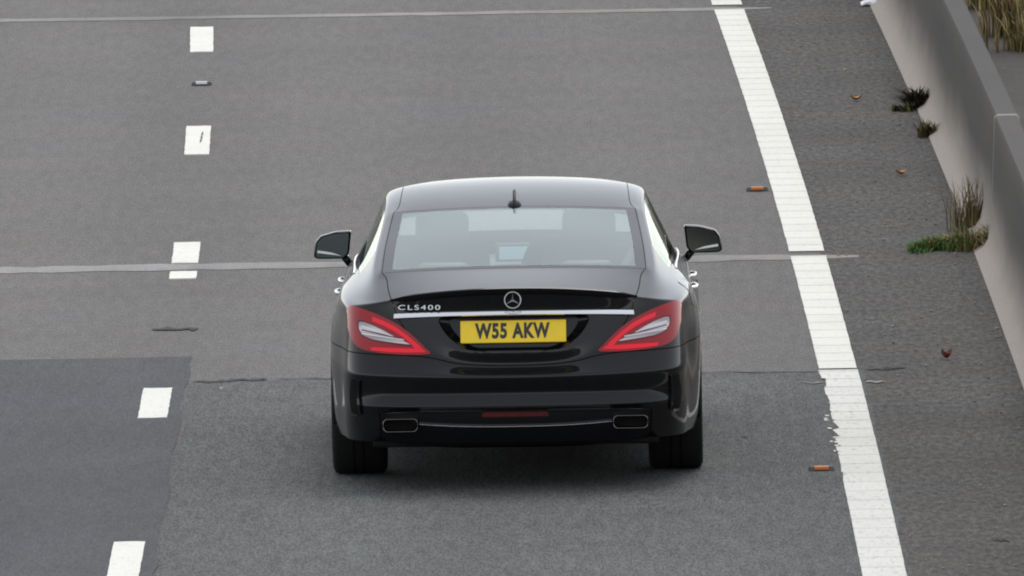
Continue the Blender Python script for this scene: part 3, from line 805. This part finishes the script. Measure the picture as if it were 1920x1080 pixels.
# ---- tail lights
LIGHT = [(.812, .918), (.740, .902), (.665, .876), (.590, .840), (.530, .800), (.478, .754), (.440, .716), (.406, .684), (.470, .681), (.56, .683), (.66, .690),
         (.735, .702), (.778, .720), (.803, .752), (.820, .800), (.828, .850), (.826, .895)]
CLEAR = [(.766, .842), (.738, .840), (.700, .826), (.640, .797), (.580, .764), (.512, .731), (.575, .738), (.640, .747), (.700, .757), (.742, .774), (.764, .802)]
BAND_O = [(.700, .868), (.640, .845), (.585, .818), (.530, .778), (.480, .734), (.436, .694), (.52, .692), (.62, .696), (.705, .704), (.712, .718), (.62, .716), (.55, .714),
          (.492, .712), (.505, .728), (.545, .765), (.59, .795), (.640, .822), (.700, .846)]
for s in (1, -1):
    P = (lambda q: q) if s > 0 else mir
    lt = cookie('tail_light', P(rounded(LIGHT, .02, 2)), .006, .018, 'red_lens', car)
    lt['label'] = 'red and clear wraparound rear light'
    cookie('red_light_band', P(BAND_O), .0072, .006, 'red_band', lt)
    cx_, cz_ = .66, .79; BZ = rounded([(cx_ + (x - cx_) * 1.07, cz_ + (z - cz_) * 1.16) for x, z in CLEAR], .012, 2)
    cookie('lens_bezel', P(BZ), .0074, .004, 'bezel_red', lt)
    cl = cookie('clear_lens', P(rounded(CLEAR, .01, 2)), .0085, .008, 'clear_lens', lt)
    for q_ in range(3):      # slim light guides standing inside the clear lens
        a_ = (.752, .782 + .018 * q_); b__ = (.600 - .028 * (2 - q_) , .752 + .009 * q_)
        cookie('light_guide', P([a_, (a_[0], a_[1] + .0055), (b__[0], b__[1] + .004), b__]), .0098, .003, 'guide_white' if q_ != 1 else 'bezel_red', lt)
    # slot vents at the bumper corners and twin tailpipes
    cookie('vent_blade', P([(.764, .556), (.773, .560), (.777, .47), (.770, .388), (.760, .388), (.767, .47)]), .012, .014, 'paint_black', bumper)
    V = rounded([(.778, .554), (.812, .562), (.823, .47), (.814, .388), (.774, .386), (.782, .46)], .012, 3)
    cookie('side_vent', P(V), .0015, .004, 'underbody', bumper)
    cookie('vent_trim', P(rounded([(.776, .386), (.814, .388), (.810, .374), (.782, .374)], .006, 2)), .005, .006, 'chrome_smoked', bumper)
    def rr_(w, h, y, rad=.022, n=5):
        o_ = []
        for cx, cz, a0 in ((w - rad, h - rad, 0), (-w + rad, h - rad, 90), (-w + rad, -h + rad, 180), (w - rad, -h + rad, 270)):
            for k in range(n + 1):
                a = R(a0 + 90 * k / n); o_.append((s * .570 + cx + rad * math.cos(a), y, .340 + cz + rad * math.sin(a)))
        return o_
    bm = bmesh.new()
    rings(bm, [rr_(.084, .031, -1.05), rr_(.087, .033, -1.183), rr_(.0858, .032, -1.188), rr_(.0828, .029, -1.186), rr_(.078, .025, -1.10)], cap=False)
    sharp_by_angle(bm, 50); ex = mkobj('exhaust_tip', bm, 'chrome_smoked', bumper)
    bm = bmesh.new(); bm.faces.new([bm.verts.new(p) for p in rr_(.079, .026, -1.135)]); mkobj('tailpipe_inside', bm, 'underbody', ex, smooth=False)
cookie('bumper_reflector', rounded([(-.168, .374), (.168, .374), (.160, .398), (-.160, .398)], .008, 2), .004, .006, 'red_reflector', bumper)
# black valance surround round the tailpipes
# ---- fuel flap (right flank) as a raised outline
bm = bmesh.new()
def side_pt(x0, y, z, off):
    h = bvh.ray_cast(Vector((1.6, y, z)), Vector((-1, 0, 0))); return h[0] + h[1] * off if h[0] else Vector((x0, y, z))
fl = [(-.42, .945), (-.36, .965), (-.12, .965), (-.05, .93), (-.06, .86), (-.12, .835), (-.36, .835), (-.43, .86)]
fl = rounded(fl, .03, 3)
vs = [bm.verts.new(side_pt(.88, y, z, .0022)) for y, z in fl]; cv = bm.verts.new(side_pt(.88, -.24, .90, .0022))
for i in range(len(vs)): bm.faces.new((vs[i], vs[(i + 1) % len(vs)], cv))
bmesh.ops.recalc_face_normals(bm, faces=bm.faces); mkobj('fuel_flap', bm, 'paint_black', shell)
# ---- roof aerial fin
bm = bmesh.new(); az = top_z(0, .48); rs = []
for y, w, h in ((.36, .012, .006), (.37, .030, .018), (.40, .037, .034), (.44, .034, .066), (.50, .024, .062), (.60, .016, .030), (.68, .004, .003)):
    z0 = top_z(0, y) - .004
    rs.append([(-w, y, z0), (w, y, z0), (w * .72, y, z0 + min(.020, h * .6)), (.0085, y, z0 + min(.027, h * .8)), (.0065, y, z0 + h), (-.0065, y, z0 + h), (-.0085, y, z0 + min(.027, h * .8)), (-w * .72, y, z0 + min(.020, h * .6))])
rings(bm, rs); bmesh.ops.recalc_face_normals(bm, faces=bm.faces); mkobj('aerial_fin', bm, 'satin_black', car)
# ---- door mirrors
for s in (1, -1):
    e = doors['front_door' + ('R' if s > 0 else 'L')]
    O = [(.850, 1.064), (.93, 1.059), (1.006, 1.038), (1.031, 1.006), (1.041, .932), (1.02, .924), (.885, .924), (.862, .95)]
    O = rounded(O, .011, 3); cx, cz = .945, .99
    def ring(y, k, O=O): return [(s * (cx + (x - cx) * k), y, cz + (z - cz) * k) for x, z in O]
    bm = bmesh.new()
    rings(bm, [ring(1.985, .90), ring(1.962, .965), ring(1.965, 1.0), ring(2.02, 1.03), ring(2.10, .93), ring(2.16, .66), ring(2.175, .3)])
    bmesh.ops.recalc_face_normals(bm, faces=bm.faces); sharp_by_angle(bm, 45)
    mh = mkobj('wing_mirror', bm, 'gloss_black', e)
    bm = bmesh.new(); rg = ring(1.9735, .90)
    rg = [(x, y - .002 * ((z - cz) / .07) + .016 * (abs(x) - cx) / .09 - .012, z) for x, y, z in rg]
    f = bm.faces.new([bm.verts.new(p) for p in rg])
    bmesh.ops.recalc_face_normals(bm, faces=bm.faces)
    if f.normal.y > 0: f.normal_flip()
    mkobj('mirror_glass', bm, 'mirror_glass', mh, smooth=False)
    bm = bmesh.new()  # white strip painting the bright reflection low in the mirror glass
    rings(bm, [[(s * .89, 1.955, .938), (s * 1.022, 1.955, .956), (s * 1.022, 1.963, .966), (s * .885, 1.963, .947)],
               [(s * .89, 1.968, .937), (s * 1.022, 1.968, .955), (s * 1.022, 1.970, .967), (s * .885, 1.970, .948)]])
    bmesh.ops.recalc_face_normals(bm, faces=bm.faces); mkobj('mirror_glare', bm, 'stud_white', mh, smooth=False)
    bm = bmesh.new(); rings(bm, [[(s * .845, 2.0, .875), (s * .845, 2.09, .875), (s * .85, 2.09, .91), (s * .85, 2.0, .91)],
                                 [(s * .872, 2.0, .882), (s * .872, 2.08, .882), (s * .862, 2.08, .93), (s * .862, 2.0, .93)],
                                 [(s * .90, 2.0, .918), (s * .90, 2.07, .918), (s * .885, 2.07, .945), (s * .885, 2.0, .945)]])
    bmesh.ops.recalc_face_normals(bm, faces=bm.faces); mkobj('mirror_arm', bm, 'gloss_black', mh)
    # pull handles in chrome
    for key, y0 in (('rear_door', .62), ('front_door', 1.34)):
        d = doors[key + ('R' if s > 0 else 'L')]
        hz = .855; xb = side_pt(.89, y0 + .1, hz, 0).x
        bm = bmesh.new(); tube(bm, smooth_path([(s * (xb - .01), y0, hz), (s * (xb + .012), y0 + .02, hz + .002), (s * (xb + .02), y0 + .11, hz + .003), (s * (xb + .012), y0 + .2, hz + .002), (s * (xb - .01), y0 + .22, hz)], 4), .0095, 8)
        mkobj('door_handle', bm, 'chrome', d)
    # bright waistline trim below the side glass
    pth = []
    for k in range(5, 11):
        p = B3[k][3]; h = bvh.ray_cast(Vector((s * 1.6, p[1], p[2] - .004)), Vector((-s, 0, 0)))
        pth.append((h[0].x + s * .002, p[1], p[2] - .004) if h[0] else (s * p[0], p[1], p[2]))
    bm = bmesh.new(); tube(bm, smooth_path(pth, 6), .006, 6); mkobj('waistline_trim', bm, 'chrome', shell)
# ---- wheels
def wheel(x, y, w):
    s = 1 if x > 0 else -1
    e = None
    bm = bmesh.new(); n = 48; hw = w / 2
    pr = [(-hw + .01, .245), (-hw, .275), (-hw, .305), (-hw + .012, .326), (-hw + .03, .334), (-.03, .336), (-.028, .329), (-.020, .329), (-.018, .336), (.018, .336), (.020, .329), (.028, .329), (.03, .336),
          (hw - .03, .334), (hw - .012, .326), (hw, .305), (hw, .275), (hw - .01, .245)]
    rs = [[(x + a, y + r * math.cos(2 * math.pi * i / n), WR + r * math.sin(2 * math.pi * i / n)) for a, r in pr] for i in range(n)]
    rs.append(rs[0]); rings(bm, rs, cap=False); bmesh.ops.remove_doubles(bm, verts=bm.verts, dist=1e-6); bmesh.ops.recalc_face_normals(bm, faces=bm.faces); sharp_by_angle(bm, 40)
    ty = mkobj('wheel', bm, 'rubber', car)
    bm = bmesh.new(); pr = [(-hw + .012, .250), (-hw + .03, .235), (0, .225), (hw - .03, .235), (hw - .008, .252), (hw - .02, .238), (hw - .05, .20)]
    rs = [[(x + a * s, y + r * math.cos(2 * math.pi * i / n), WR + r * math.sin(2 * math.pi * i / n)) for a, r in pr] for i in range(n)]
    rs.append(rs[0]); rings(bm, rs, closed=False, cap=False); bmesh.ops.remove_doubles(bm, verts=bm.verts, dist=1e-6)
    rim = mkobj('rim', bm, 'alloy', ty)
    for k in range(5):
        bm = bmesh.new(); t = 2 * math.pi * k / 5
        for dt in (-.13, .13):
            p0 = Vector((x + s * (hw - .03), y + .05 * math.cos(t), WR + .05 * math.sin(t))); p1 = Vector((x + s * (hw - .018), y + .24 * math.cos(t + dt), WR + .24 * math.sin(t + dt)))
            tube(bm, [p0, (p0 + p1) / 2 + Vector((s * .006, 0, 0)), p1], [.02, .016, .018], 6)
        mkobj('spoke', bm, 'alloy', rim)
    bm = bmesh.new(); tube(bm, [(x + s * (hw - .08), y, WR), (x + s * (hw - .012), y, WR)], [.07, .055], 20); mkobj('hub', bm, 'alloy', rim)
for s in (1, -1):
    wheel(s * .790, WH[0], .272); wheel(s * .790, WH[1], .250)
    for wy in WH:   # arch liner
        bm = bmesh.new(); rs = []
        for i in range(17):
            t = R(-8 + 196 * i / 16); rs.append([(s * .60, wy + .385 * math.cos(t), .335 + .385 * math.sin(t)), (s * .915, wy + .378 * math.cos(t), .335 + .378 * math.sin(t))])
        rings(bm, rs, closed=False, cap=False); mkobj('arch_liner', bm, 'underbody', car)
# ---- floor pan, rear valance floor and silencer
bm = bmesh.new(); box(bm, (0, 1.75, .160), (1.26, 3.6, .05), .02); mkobj('floor_pan', bm, 'underbody', car)
bm = bmesh.new(); box(bm, (0, -.70, .235), (1.42, .72, .03), .012); mkobj('rear_undertray', bm, 'underbody', car)
bm = bmesh.new(); rs = []
for i in range(13):
    u = -1 + i / 6.0; k = max(.15, (1 - abs(u) ** 5)) ** .5
    rs.append([(u * .58, -.34 + .17 * k * math.cos(t), .235 + .085 * k * math.sin(t)) for t in [2 * math.pi * j / 14 for j in range(14)]])
rings(bm, rs); mkobj('silencer', bm, 'underbody', car)
bm = bmesh.new(); rs = [[(.13 * r_ * math.cos(t), yy, .27 + .12 * r_ * math.sin(t)) for t in [2 * math.pi * j / 14 for j in range(14)]] for yy, r_ in ((-.16, .4), (-.12, .85), (0, 1.0), (.12, .8), (.25, .4))]
rings(bm, rs); mkobj('differential', bm, 'underbody', car)
for sx in (1, -1):
    bm = bmesh.new(); tube(bm, [(sx * .12, .12, .22), (sx * .40, .10, .17), (sx * .66, .02, .17)], [.035, .03, .035], 8)
    tube(bm, [(sx * .16, -.14, .23), (sx * .42, -.10, .19), (sx * .66, -.03, .19)], [.03, .025, .03], 8); mkobj('suspension_arm', bm, 'underbody', car)
bm = bmesh.new(); tube(bm, [(-.66, 0, .30), (.66, 0, .30)], .045, 10); mkobj('rear_axle_beam', bm, 'underbody', car)
# ---- cabin
bm = bmesh.new(); box(bm, (0, -.42, 1.012), (1.20, .50, .03), .012, Matrix.Rotation(R(3), 3, 'X')); mkobj('parcel_shelf', bm, 'cabin_plastic', car)
bm = bmesh.new(); box(bm, (0, .9, .36), (1.45, 2.9, .04), .01); mkobj('cabin_floor', bm, 'cabin_plastic', car)
def seat(x, y, w, rear=False):
    e = None
    bm = bmesh.new()
    rot = Matrix.Rotation(R(-17), 3, 'X')
    prof = [(-.09, -.02), (-.10, .25), (-.085, .50), (-.05, .60), (.0, .615), (.045, .58), (.06, .35), (.05, .0)]
    rs = []
    for i in range(9):
        u = -1 + 2 * i / 8; k = 1 - .08 * abs(u) ** 3; th = 1 - .45 * abs(u) ** 4
        rs.append([(u * w * .5 * (1 - .06 * (pz / .6) ** 2), py * th, pz * k) for py, pz in prof])
    rings(bm, rs)
    bmesh.ops.rotate(bm, cent=(0, 0, 0), matrix=rot.inverted() if False else Matrix.Rotation(R(16), 3, 'X'), verts=bm.verts)
    bmesh.ops.translate(bm, vec=(x, y, .50), verts=bm.verts)
    bmesh.ops.recalc_face_normals(bm, faces=bm.faces); sharp_by_angle(bm, 60)
    st = mkobj('seat', bm, 'leather_dark', car)
    bm = bmesh.new(); box(bm, (x, y + .26, .44), (w, .52, .16), .05, None, 3); mkobj('cushion', bm, 'leather_dark', st)
    bm = bmesh.new(); vs = box(bm, (x, y - .185, 1.165), (.27, .10, .16), .04, None, 3)
    mkobj('headrest', bm, 'leather_dark', st)
    for dx in (-.06, .06):
        bm = bmesh.new(); tube(bm, [(x + dx, y - .16, 1.04), (x + dx, y - .18, 1.14)], .007, 6); mkobj('headrest_post', bm, 'alloy', st)
seat(-.37, .98, .50); seat(.37, .98, .50)
bm = bmesh.new(); box(bm, (0, .05, .69), (1.28, .16, .62), .06, None, 3); bch = mkobj('rear_bench', bm, 'leather_dark', car)
bm = bmesh.new(); box(bm, (0, .30, .48), (1.28, .5, .16), .05, None, 3); mkobj('cushion', bm, 'leather_dark', bch)
for x in (-.36, .36):
    bm = bmesh.new(); box(bm, (x, .02, 1.005), (.26, .09, .09), .035, None, 3); mkobj('headrest', bm, 'leather_dark', bch)
bm = bmesh.new(); rs = []
for x in frange(-.74, .74, .148):
    z = .885 + .02 * (1 - abs(x)); rs.append([(x, 1.92, .55), (x, 1.86, .80), (x, 1.90, z - .03), (x, 1.98, z), (x, 2.25, z + .01), (x, 2.3, .6)])
rings(bm, rs); bmesh.ops.recalc_face_normals(bm, faces=bm.faces); dashb = mkobj('dashboard', bm, 'cabin_plastic', car)
bm = bmesh.new(); n = 28; rs = []
for i in range(n):
    t = 2 * math.pi * i / n; cen = Vector((.37 + .185 * math.cos(t), 1.66 + .07 * math.sin(t), .88 + .172 * math.sin(t)))
    rad = Vector((math.cos(t), .38 * math.sin(t), .925 * math.sin(t))); ax = Vector((0, -.925, .38))
    rs.append([cen + rad * (.015 * math.cos(a)) + ax * (.015 * math.sin(a)) for a in [2 * math.pi * k / 8 for k in range(8)]])
rs.append(rs[0]); rings(bm, rs, cap=False); bmesh.ops.remove_doubles(bm, verts=bm.verts, dist=1e-6); sw = mkobj('steering_wheel', bm, 'leather_dark', car)
bm = bmesh.new(); box(bm, (.37, 1.665, .88), (.33, .03, .04), .01); box(bm, (.37, 1.69, .80), (.05, .03, .14), .01); tube(bm, [(.37, 1.67, .88), (.37, 1.92, .80)], [.06, .04], 12); mkobj('steering_column', bm, 'cabin_plastic', sw)
bm = bmesh.new(); box(bm, (0, 1.58, 1.235), (.23, .03, .065), .02, None, 3); tube(bm, [(0, 1.59, 1.25), (0, 1.66, 1.30)], .012, 8); im = mkobj('interior_mirror', bm, 'cabin_plastic', car)
bm = bmesh.new(); bm.faces.new([bm.verts.new(p) for p in ((-.10, 1.5635, 1.21), (.10, 1.5635, 1.21), (.10, 1.5635, 1.26), (-.10, 1.5635, 1.26))]); mkobj('mirror_glass', bm, 'mirror_glass', im, smooth=False)
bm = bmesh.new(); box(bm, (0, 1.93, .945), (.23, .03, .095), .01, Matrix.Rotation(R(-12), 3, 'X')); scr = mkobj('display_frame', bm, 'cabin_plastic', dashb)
bm = bmesh.new(); bm.faces.new([bm.verts.new(p) for p in ((-.095, 1.9035, .91), (.095, 1.9035, .91), (.095, 1.919, .975), (-.095, 1.919, .975))]); mkobj('display_screen', bm, 'screen_glare', scr, smooth=False)
bm = bmesh.new(); pth_ = smooth_path([(.535, -.50, 1.035), (.575, -.32, 1.085), (.615, -.12, 1.135), (.640, -.02, 1.145)], 4); rw = []
for p in pth_: rw.append([p + Vector((-.02, 0, .004)), p + Vector((.02, 0, .008))])
rings(bm, rw, closed=False, cap=False); mkobj('seat_belt', bm, 'cabin_black', car)
# headliner inside the roof
bm = bmesh.new(); rows = []
for y in frange(.42, 1.42, .1):
    rows.append([bm.verts.new((x, y, top_z(min(abs(x), .57) * (1 if x > 0 else -1), y) - .03 - .02 * (abs(x) / .58) ** 4)) for x in frange(-.58, .58, .116)])
for a, b in zip(rows, rows[1:]):
    for i in range(len(a) - 1): bm.faces.new((a[i], a[i + 1], b[i + 1], b[i]))
mkobj('headliner', bm, 'headliner', car)

# ------------------------------------------------------------------ driver (right-hand seat)
def skinned(name, verts, edges, radii, material, parent, root=0, lev=2):
    me = bpy.data.meshes.new(name); me.from_pydata(verts, edges, []); o = bpy.data.objects.new(name, me); COL.objects.link(o)
    m = o.modifiers.new('k', 'SKIN'); m.use_smooth_shade = True
    for i, sv in enumerate(me.skin_vertices[0].data):
        r = radii[i]; sv.radius = r if isinstance(r, tuple) else (r, r); sv.use_root = (i == root)
    s_ = o.modifiers.new('s', 'SUBSURF'); s_.levels = lev; s_.render_levels = lev
    d = bpy.context.evaluated_depsgraph_get(); nm = bpy.data.meshes.new_from_object(o.evaluated_get(d))
    bpy.data.objects.remove(o); bpy.data.meshes.remove(me)
    o = bpy.data.objects.new(name, nm); COL.objects.link(o); nm.materials.clear(); nm.materials.append(MATS[material]); o.parent = parent
    for p in nm.polygons: p.use_smooth = True
    return o
drv = empty('person', (CAR_LOC[0], CAR_LOC[1], 0.0), CAR_RZ)
tag(drv, 'driver in a dark jacket at the wheel, seen through the rear window', 'person')
X = .325
V = [(X, 1.12, .56), (X, 1.02, .78), (X, .955, 1.005), (X, .94, 1.085),             # pelvis, waist, chest, neck base
     (X + .205, .97, 1.035), (X + .29, 1.16, .80), (.37 + .17, 1.54, .92),              # right arm
     (X - .205, .97, 1.035), (X - .29, 1.16, .80), (.37 - .17, 1.54, .92),              # left arm
     (X + .10, 1.20, .54), (X + .14, 1.62, .62), (X + .14, 1.86, .40),              # legs
     (X - .10, 1.20, .54), (X - .14, 1.62, .62), (X - .14, 1.86, .40)]
Eg = [(0, 1), (1, 2), (2, 3), (2, 4), (4, 5), (5, 6), (2, 7), (7, 8), (8, 9), (0, 10), (10, 11), (11, 12), (0, 13), (13, 14), (14, 15)]
Rd = [(.15, .11), (.15, .11), (.17, .11), (.065, .065), (.085, .085), (.055, .055), (.036, .036), (.085, .085), (.055, .055), (.036, .036), (.085, .085), (.065, .065), (.045, .045), (.085, .085), (.065, .065), (.045, .045)]
skinned('body', V, Eg, Rd, 'jacket', drv)
bm = bmesh.new(); bmesh.ops.create_uvsphere(bm, u_segments=20, v_segments=14, radius=1)
for v in bm.verts:
    c = v.co.copy(); jaw = .80 if c.z < -.3 else 1.0
    v.co = Vector((X + c.x * .076 * lerp(1, jaw, min(1, max(0, -c.z))), .985 + c.y * .098, 1.208 + c.z * .118))
    if c.y > .8 and -.35 < c.z < .1 and abs(c.x) < .3: v.co.y += .018
for s in (1, -1): box(bm, (X + s * .078, .975, 1.205), (.014, .04, .06), .006)
mkobj('head', bm, 'skin', drv)
bm = bmesh.new(); tube(bm, [(X, .945, 1.05), (X, .965, 1.15)], [.055, .052], 12); mkobj('neck', bm, 'skin', drv)
bm = bmesh.new(); bmesh.ops.create_uvsphere(bm, u_segments=20, v_segments=14, radius=1)
bmesh.ops.delete(bm, geom=[v for v in bm.verts if v.co.z < -.45 or (v.co.y > .45 and v.co.z < .45)], context='VERTS')
for v in bm.verts: v.co = Vector((X + v.co.x * .083, .980 + v.co.y * .104, 1.213 + v.co.z * .124))
mkobj('hair', bm, 'hair', drv)
for s in (1, -1):      # hands closed on the wheel rim: palm and five fingers
    bm = bmesh.new(); hc = Vector((.37 + s * .178, 1.625, .925)); box(bm, hc, (.032, .07, .075), .012)
    for k in range(4): 
        b0 = hc + Vector((0, .03, .03 - .02 * k)); L_ = (.040, .046, .043, .034)[k]
        tube(bm, [b0, b0 + Vector((-s * .012, L_ * .7, 0)), b0 + Vector((-s * .035, L_, 0)), b0 + Vector((-s * .045, L_ * .4, -.002))], [.0095, .009, .0085, .007], 6)
    tube(bm, [hc + Vector((0, -.01, .03)), hc + Vector((-s * .02, .015, .05)), hc + Vector((-s * .03, .045, .05))], [.011, .010, .008], 6)
    mkobj('hand', bm, 'skin', drv)

# ------------------------------------------------------------------ plants and litter along the barrier
def tuft(name, label, cat, x, Y, n, hgt, spread, mats, weights, width=.006, lean=.35, z0=.0, group=None, dxr=None):
    e = empty(name, (x, Y, z0)); tag(e, label, cat, group)
    rr = random.Random(int(x * 1000 + Y * 77)); bms = [bmesh.new() for _ in mats]
    cen = [(rr.random(), rr.uniform(.5, 1.25), rr.gauss(0, spread * .7)) for _ in range(16)]
    for i in range(n):
        u = rr.random(); cq = (0, 1.0, 0)
        if dxr:
            cq = rr.choice(cen); u = min(1, max(0, cq[0] + rr.gauss(0, .055)))
        px = (dxr[0] + (dxr[1] - dxr[0]) * u) if dxr else rr.gauss(0, spread); py = rr.gauss(0, spread) if not dxr else cq[2] + rr.gauss(0, spread * .6)
        h = cq[1] * (hgt(u) if callable(hgt) else hgt) * rr.uniform(.4, 1.15)
        w = weights(u) if callable(weights) else weights
        k = rr.choices(range(len(mats)), w)[0]; b = bms[k]
        a = rr.uniform(0, 6.28); le = rr.uniform(.05, lean) * h; dx, dy = math.cos(a), math.sin(a)
        wv = Vector((math.cos(a + 1.57 + rr.uniform(-.6, .6)), math.sin(a + 1.57), 0)) * width * rr.uniform(.6, 1.3)
        prev = None
        for t, ww in ((0, 1), (.4, .9), (.75, .6), (1, .08)):
            c = Vector((px + dx * le * t * t, py + dy * le * t * t, h * t * (1 - .12 * t)))
            q = (b.verts.new(c - wv * ww), b.verts.new(c + wv * ww))
            if prev: b.faces.new((prev[0], prev[1], q[1], q[0]))
            prev = q
    for m, b in zip(mats, bms):
        if b.faces: tag(mkobj({'grass_green': 'green_blades', 'grass_straw': 'straw_blades', 'grass_olive': 'olive_blades', 'grass_brown': 'brown_stems', 'weed_dark': 'dead_leaves', 'moss': 'moss_leaves'}[m], b, m, e, smooth=False), kind='stuff')
        else: b.free()
    return e
tuft('grass_tuft', 'low green and straw-coloured grass growing across the strip at the barrier joint', 'grass', 2.53, 115.25, 3200, lambda u: .06 + .10 * u, .12,
     ['grass_green', 'grass_olive', 'grass_straw', 'grass_brown'], lambda u: (max(.15, 2.2 - 2.6 * u), .5 + .3 * u, .1 + 1.2 * u, .1 + .5 * u), .0042, 1.5, dxr=(-.27, .30))
tuft('dry_weed', 'tall thin dry brown weed against the barrier above green grass', 'weed', 2.63, 116.6, 120, .33, .045, ['grass_brown', 'grass_olive'], (2, 1), .0035, .35)
tuft('dead_weed', 'dark dead weed clump against the far barrier foot', 'weed', 2.585, 126.4, 900, .13, .05, ['weed_dark', 'grass_brown'], (4, 1), .008, 2.2, dxr=(-.10, .10))
tuft('dead_weed', 'small ragged dark weed trailing onto the strip left of the clump', 'weed', 2.44, 126.2, 150, .07, .05, ['weed_dark', 'moss'], (2, 1), .006, 1.3, dxr=(-.06, .06))
tuft('withered_weed', 'small brown and mossy weed at barrier foot below the dark clump', 'weed', 2.555, 124.0, 260, .10, .04, ['grass_brown', 'moss', 'weed_dark'], (2, 1.5, 1), .006, 1.2, dxr=(-.06, .05))
spots = [(3.36, 135.8, .55, 'tallest straw grass clump behind the barrier at top right corner'), (3.44, 133.0, .40, 'straw grass clump nearest the barrier top at the right edge'),
         (3.60, 137.6, .6, 'dry grass clump at the extreme top right corner'), (3.52, 131.6, .28, 'short olive grass clump lowest of those behind the barrier')]
for i, (x, Y, h, lb) in enumerate(spots):
    tuft('reserve_grass', lb, 'grass', x, Y, 700, h, .13, ['grass_straw', 'grass_olive', 'grass_brown'], (4, 1.6, 1.2), .008, .5, -.01, 'dry grass on the central reserve')

def leaf(x, Y, m, L_, W, rz, label, name='fallen_leaf', cat='leaf', curl=.012):
    bm = bmesh.new(); rows = []
    for i in range(7):
        t = -1 + i / 3.0; w = W * max(.04, (1 - abs(t) ** 1.8)); zz = .003 + curl * t * t
        rows.append([bm.verts.new((L_ * t, -w, zz + curl * .8)), bm.verts.new((L_ * t, 0, zz)), bm.verts.new((L_ * t, w, zz + curl * .8))])
    for a, b in zip(rows, rows[1:]):
        for k in range(2): bm.faces.new((a[k], a[k + 1], b[k + 1], b[k]))
    o = mkobj(name, bm, m); o.location = (x, Y, .006); o.rotation_euler = (0, 0, rz); tag(o, label, cat, 'fallen leaves on the strip'); return o
leaf(2.300, 107.87, 'leaf_red', .030, .05, .4, 'dark red leaf on the strip right of the worn line top', curl=.03)
leaf(2.170, 127.13, 'leaf_tan', .035, .05, .1, 'tan leaf on the strip left of the dark dead weed', curl=.02)
leaf(2.325, 120.87, 'leaf_tan', .035, .06, .3, 'tan leaf on the strip near the tall dry weed', curl=.02)
bm = bmesh.new(); rs = []
for i in range(9):      # crumpled pale sheet lying at the barrier foot
    t = -1 + i / 4.0; h = .035 * (1 - t * t) + .008
    rs.append([(.085 * t, -.16 + .03 * math.sin(i), .006), (.085 * t, -.14, h * .8), (.085 * t, .0, h + .01 * math.sin(i * 2.1)), (.085 * t, .2, h * .7), (.085 * t, .26 - .03 * math.cos(i), .004)])
rings(bm, rs); bmesh.ops.recalc_face_normals(bm, faces=bm.faces)
o = mkobj('litter_sheet', bm, 'litter_white'); o.location = (2.45, 136.05, .004); tag(o, 'white scrap of litter at barrier foot at top edge', 'litter')
# loose stone chips on the strip
bm = bmesh.new()
for i in range(300):
    Y = rnd.uniform(95, 138); x = edge_x(Y) + .13 + .80 * rnd.random() ** .7; s_ = rnd.uniform(.003, .009) * (1.6 if rnd.random() < .08 else 1)
    r = bmesh.ops.create_icosphere(bm, subdivisions=1, radius=s_)
    for v in r['verts']: v.co = Vector((v.co.x * rnd.uniform(.7, 1.5) + x, v.co.y * 1.2 + Y, v.co.z * .7 + .006))
simple('chips', (.24, .22, .20), .9, noise=.6, nscale=9)
o = mkobj('stone_chips', bm, 'chips', None, smooth=False); tag(o, 'loose stone chips on the coarse strip', 'gravel', kind='stuff')
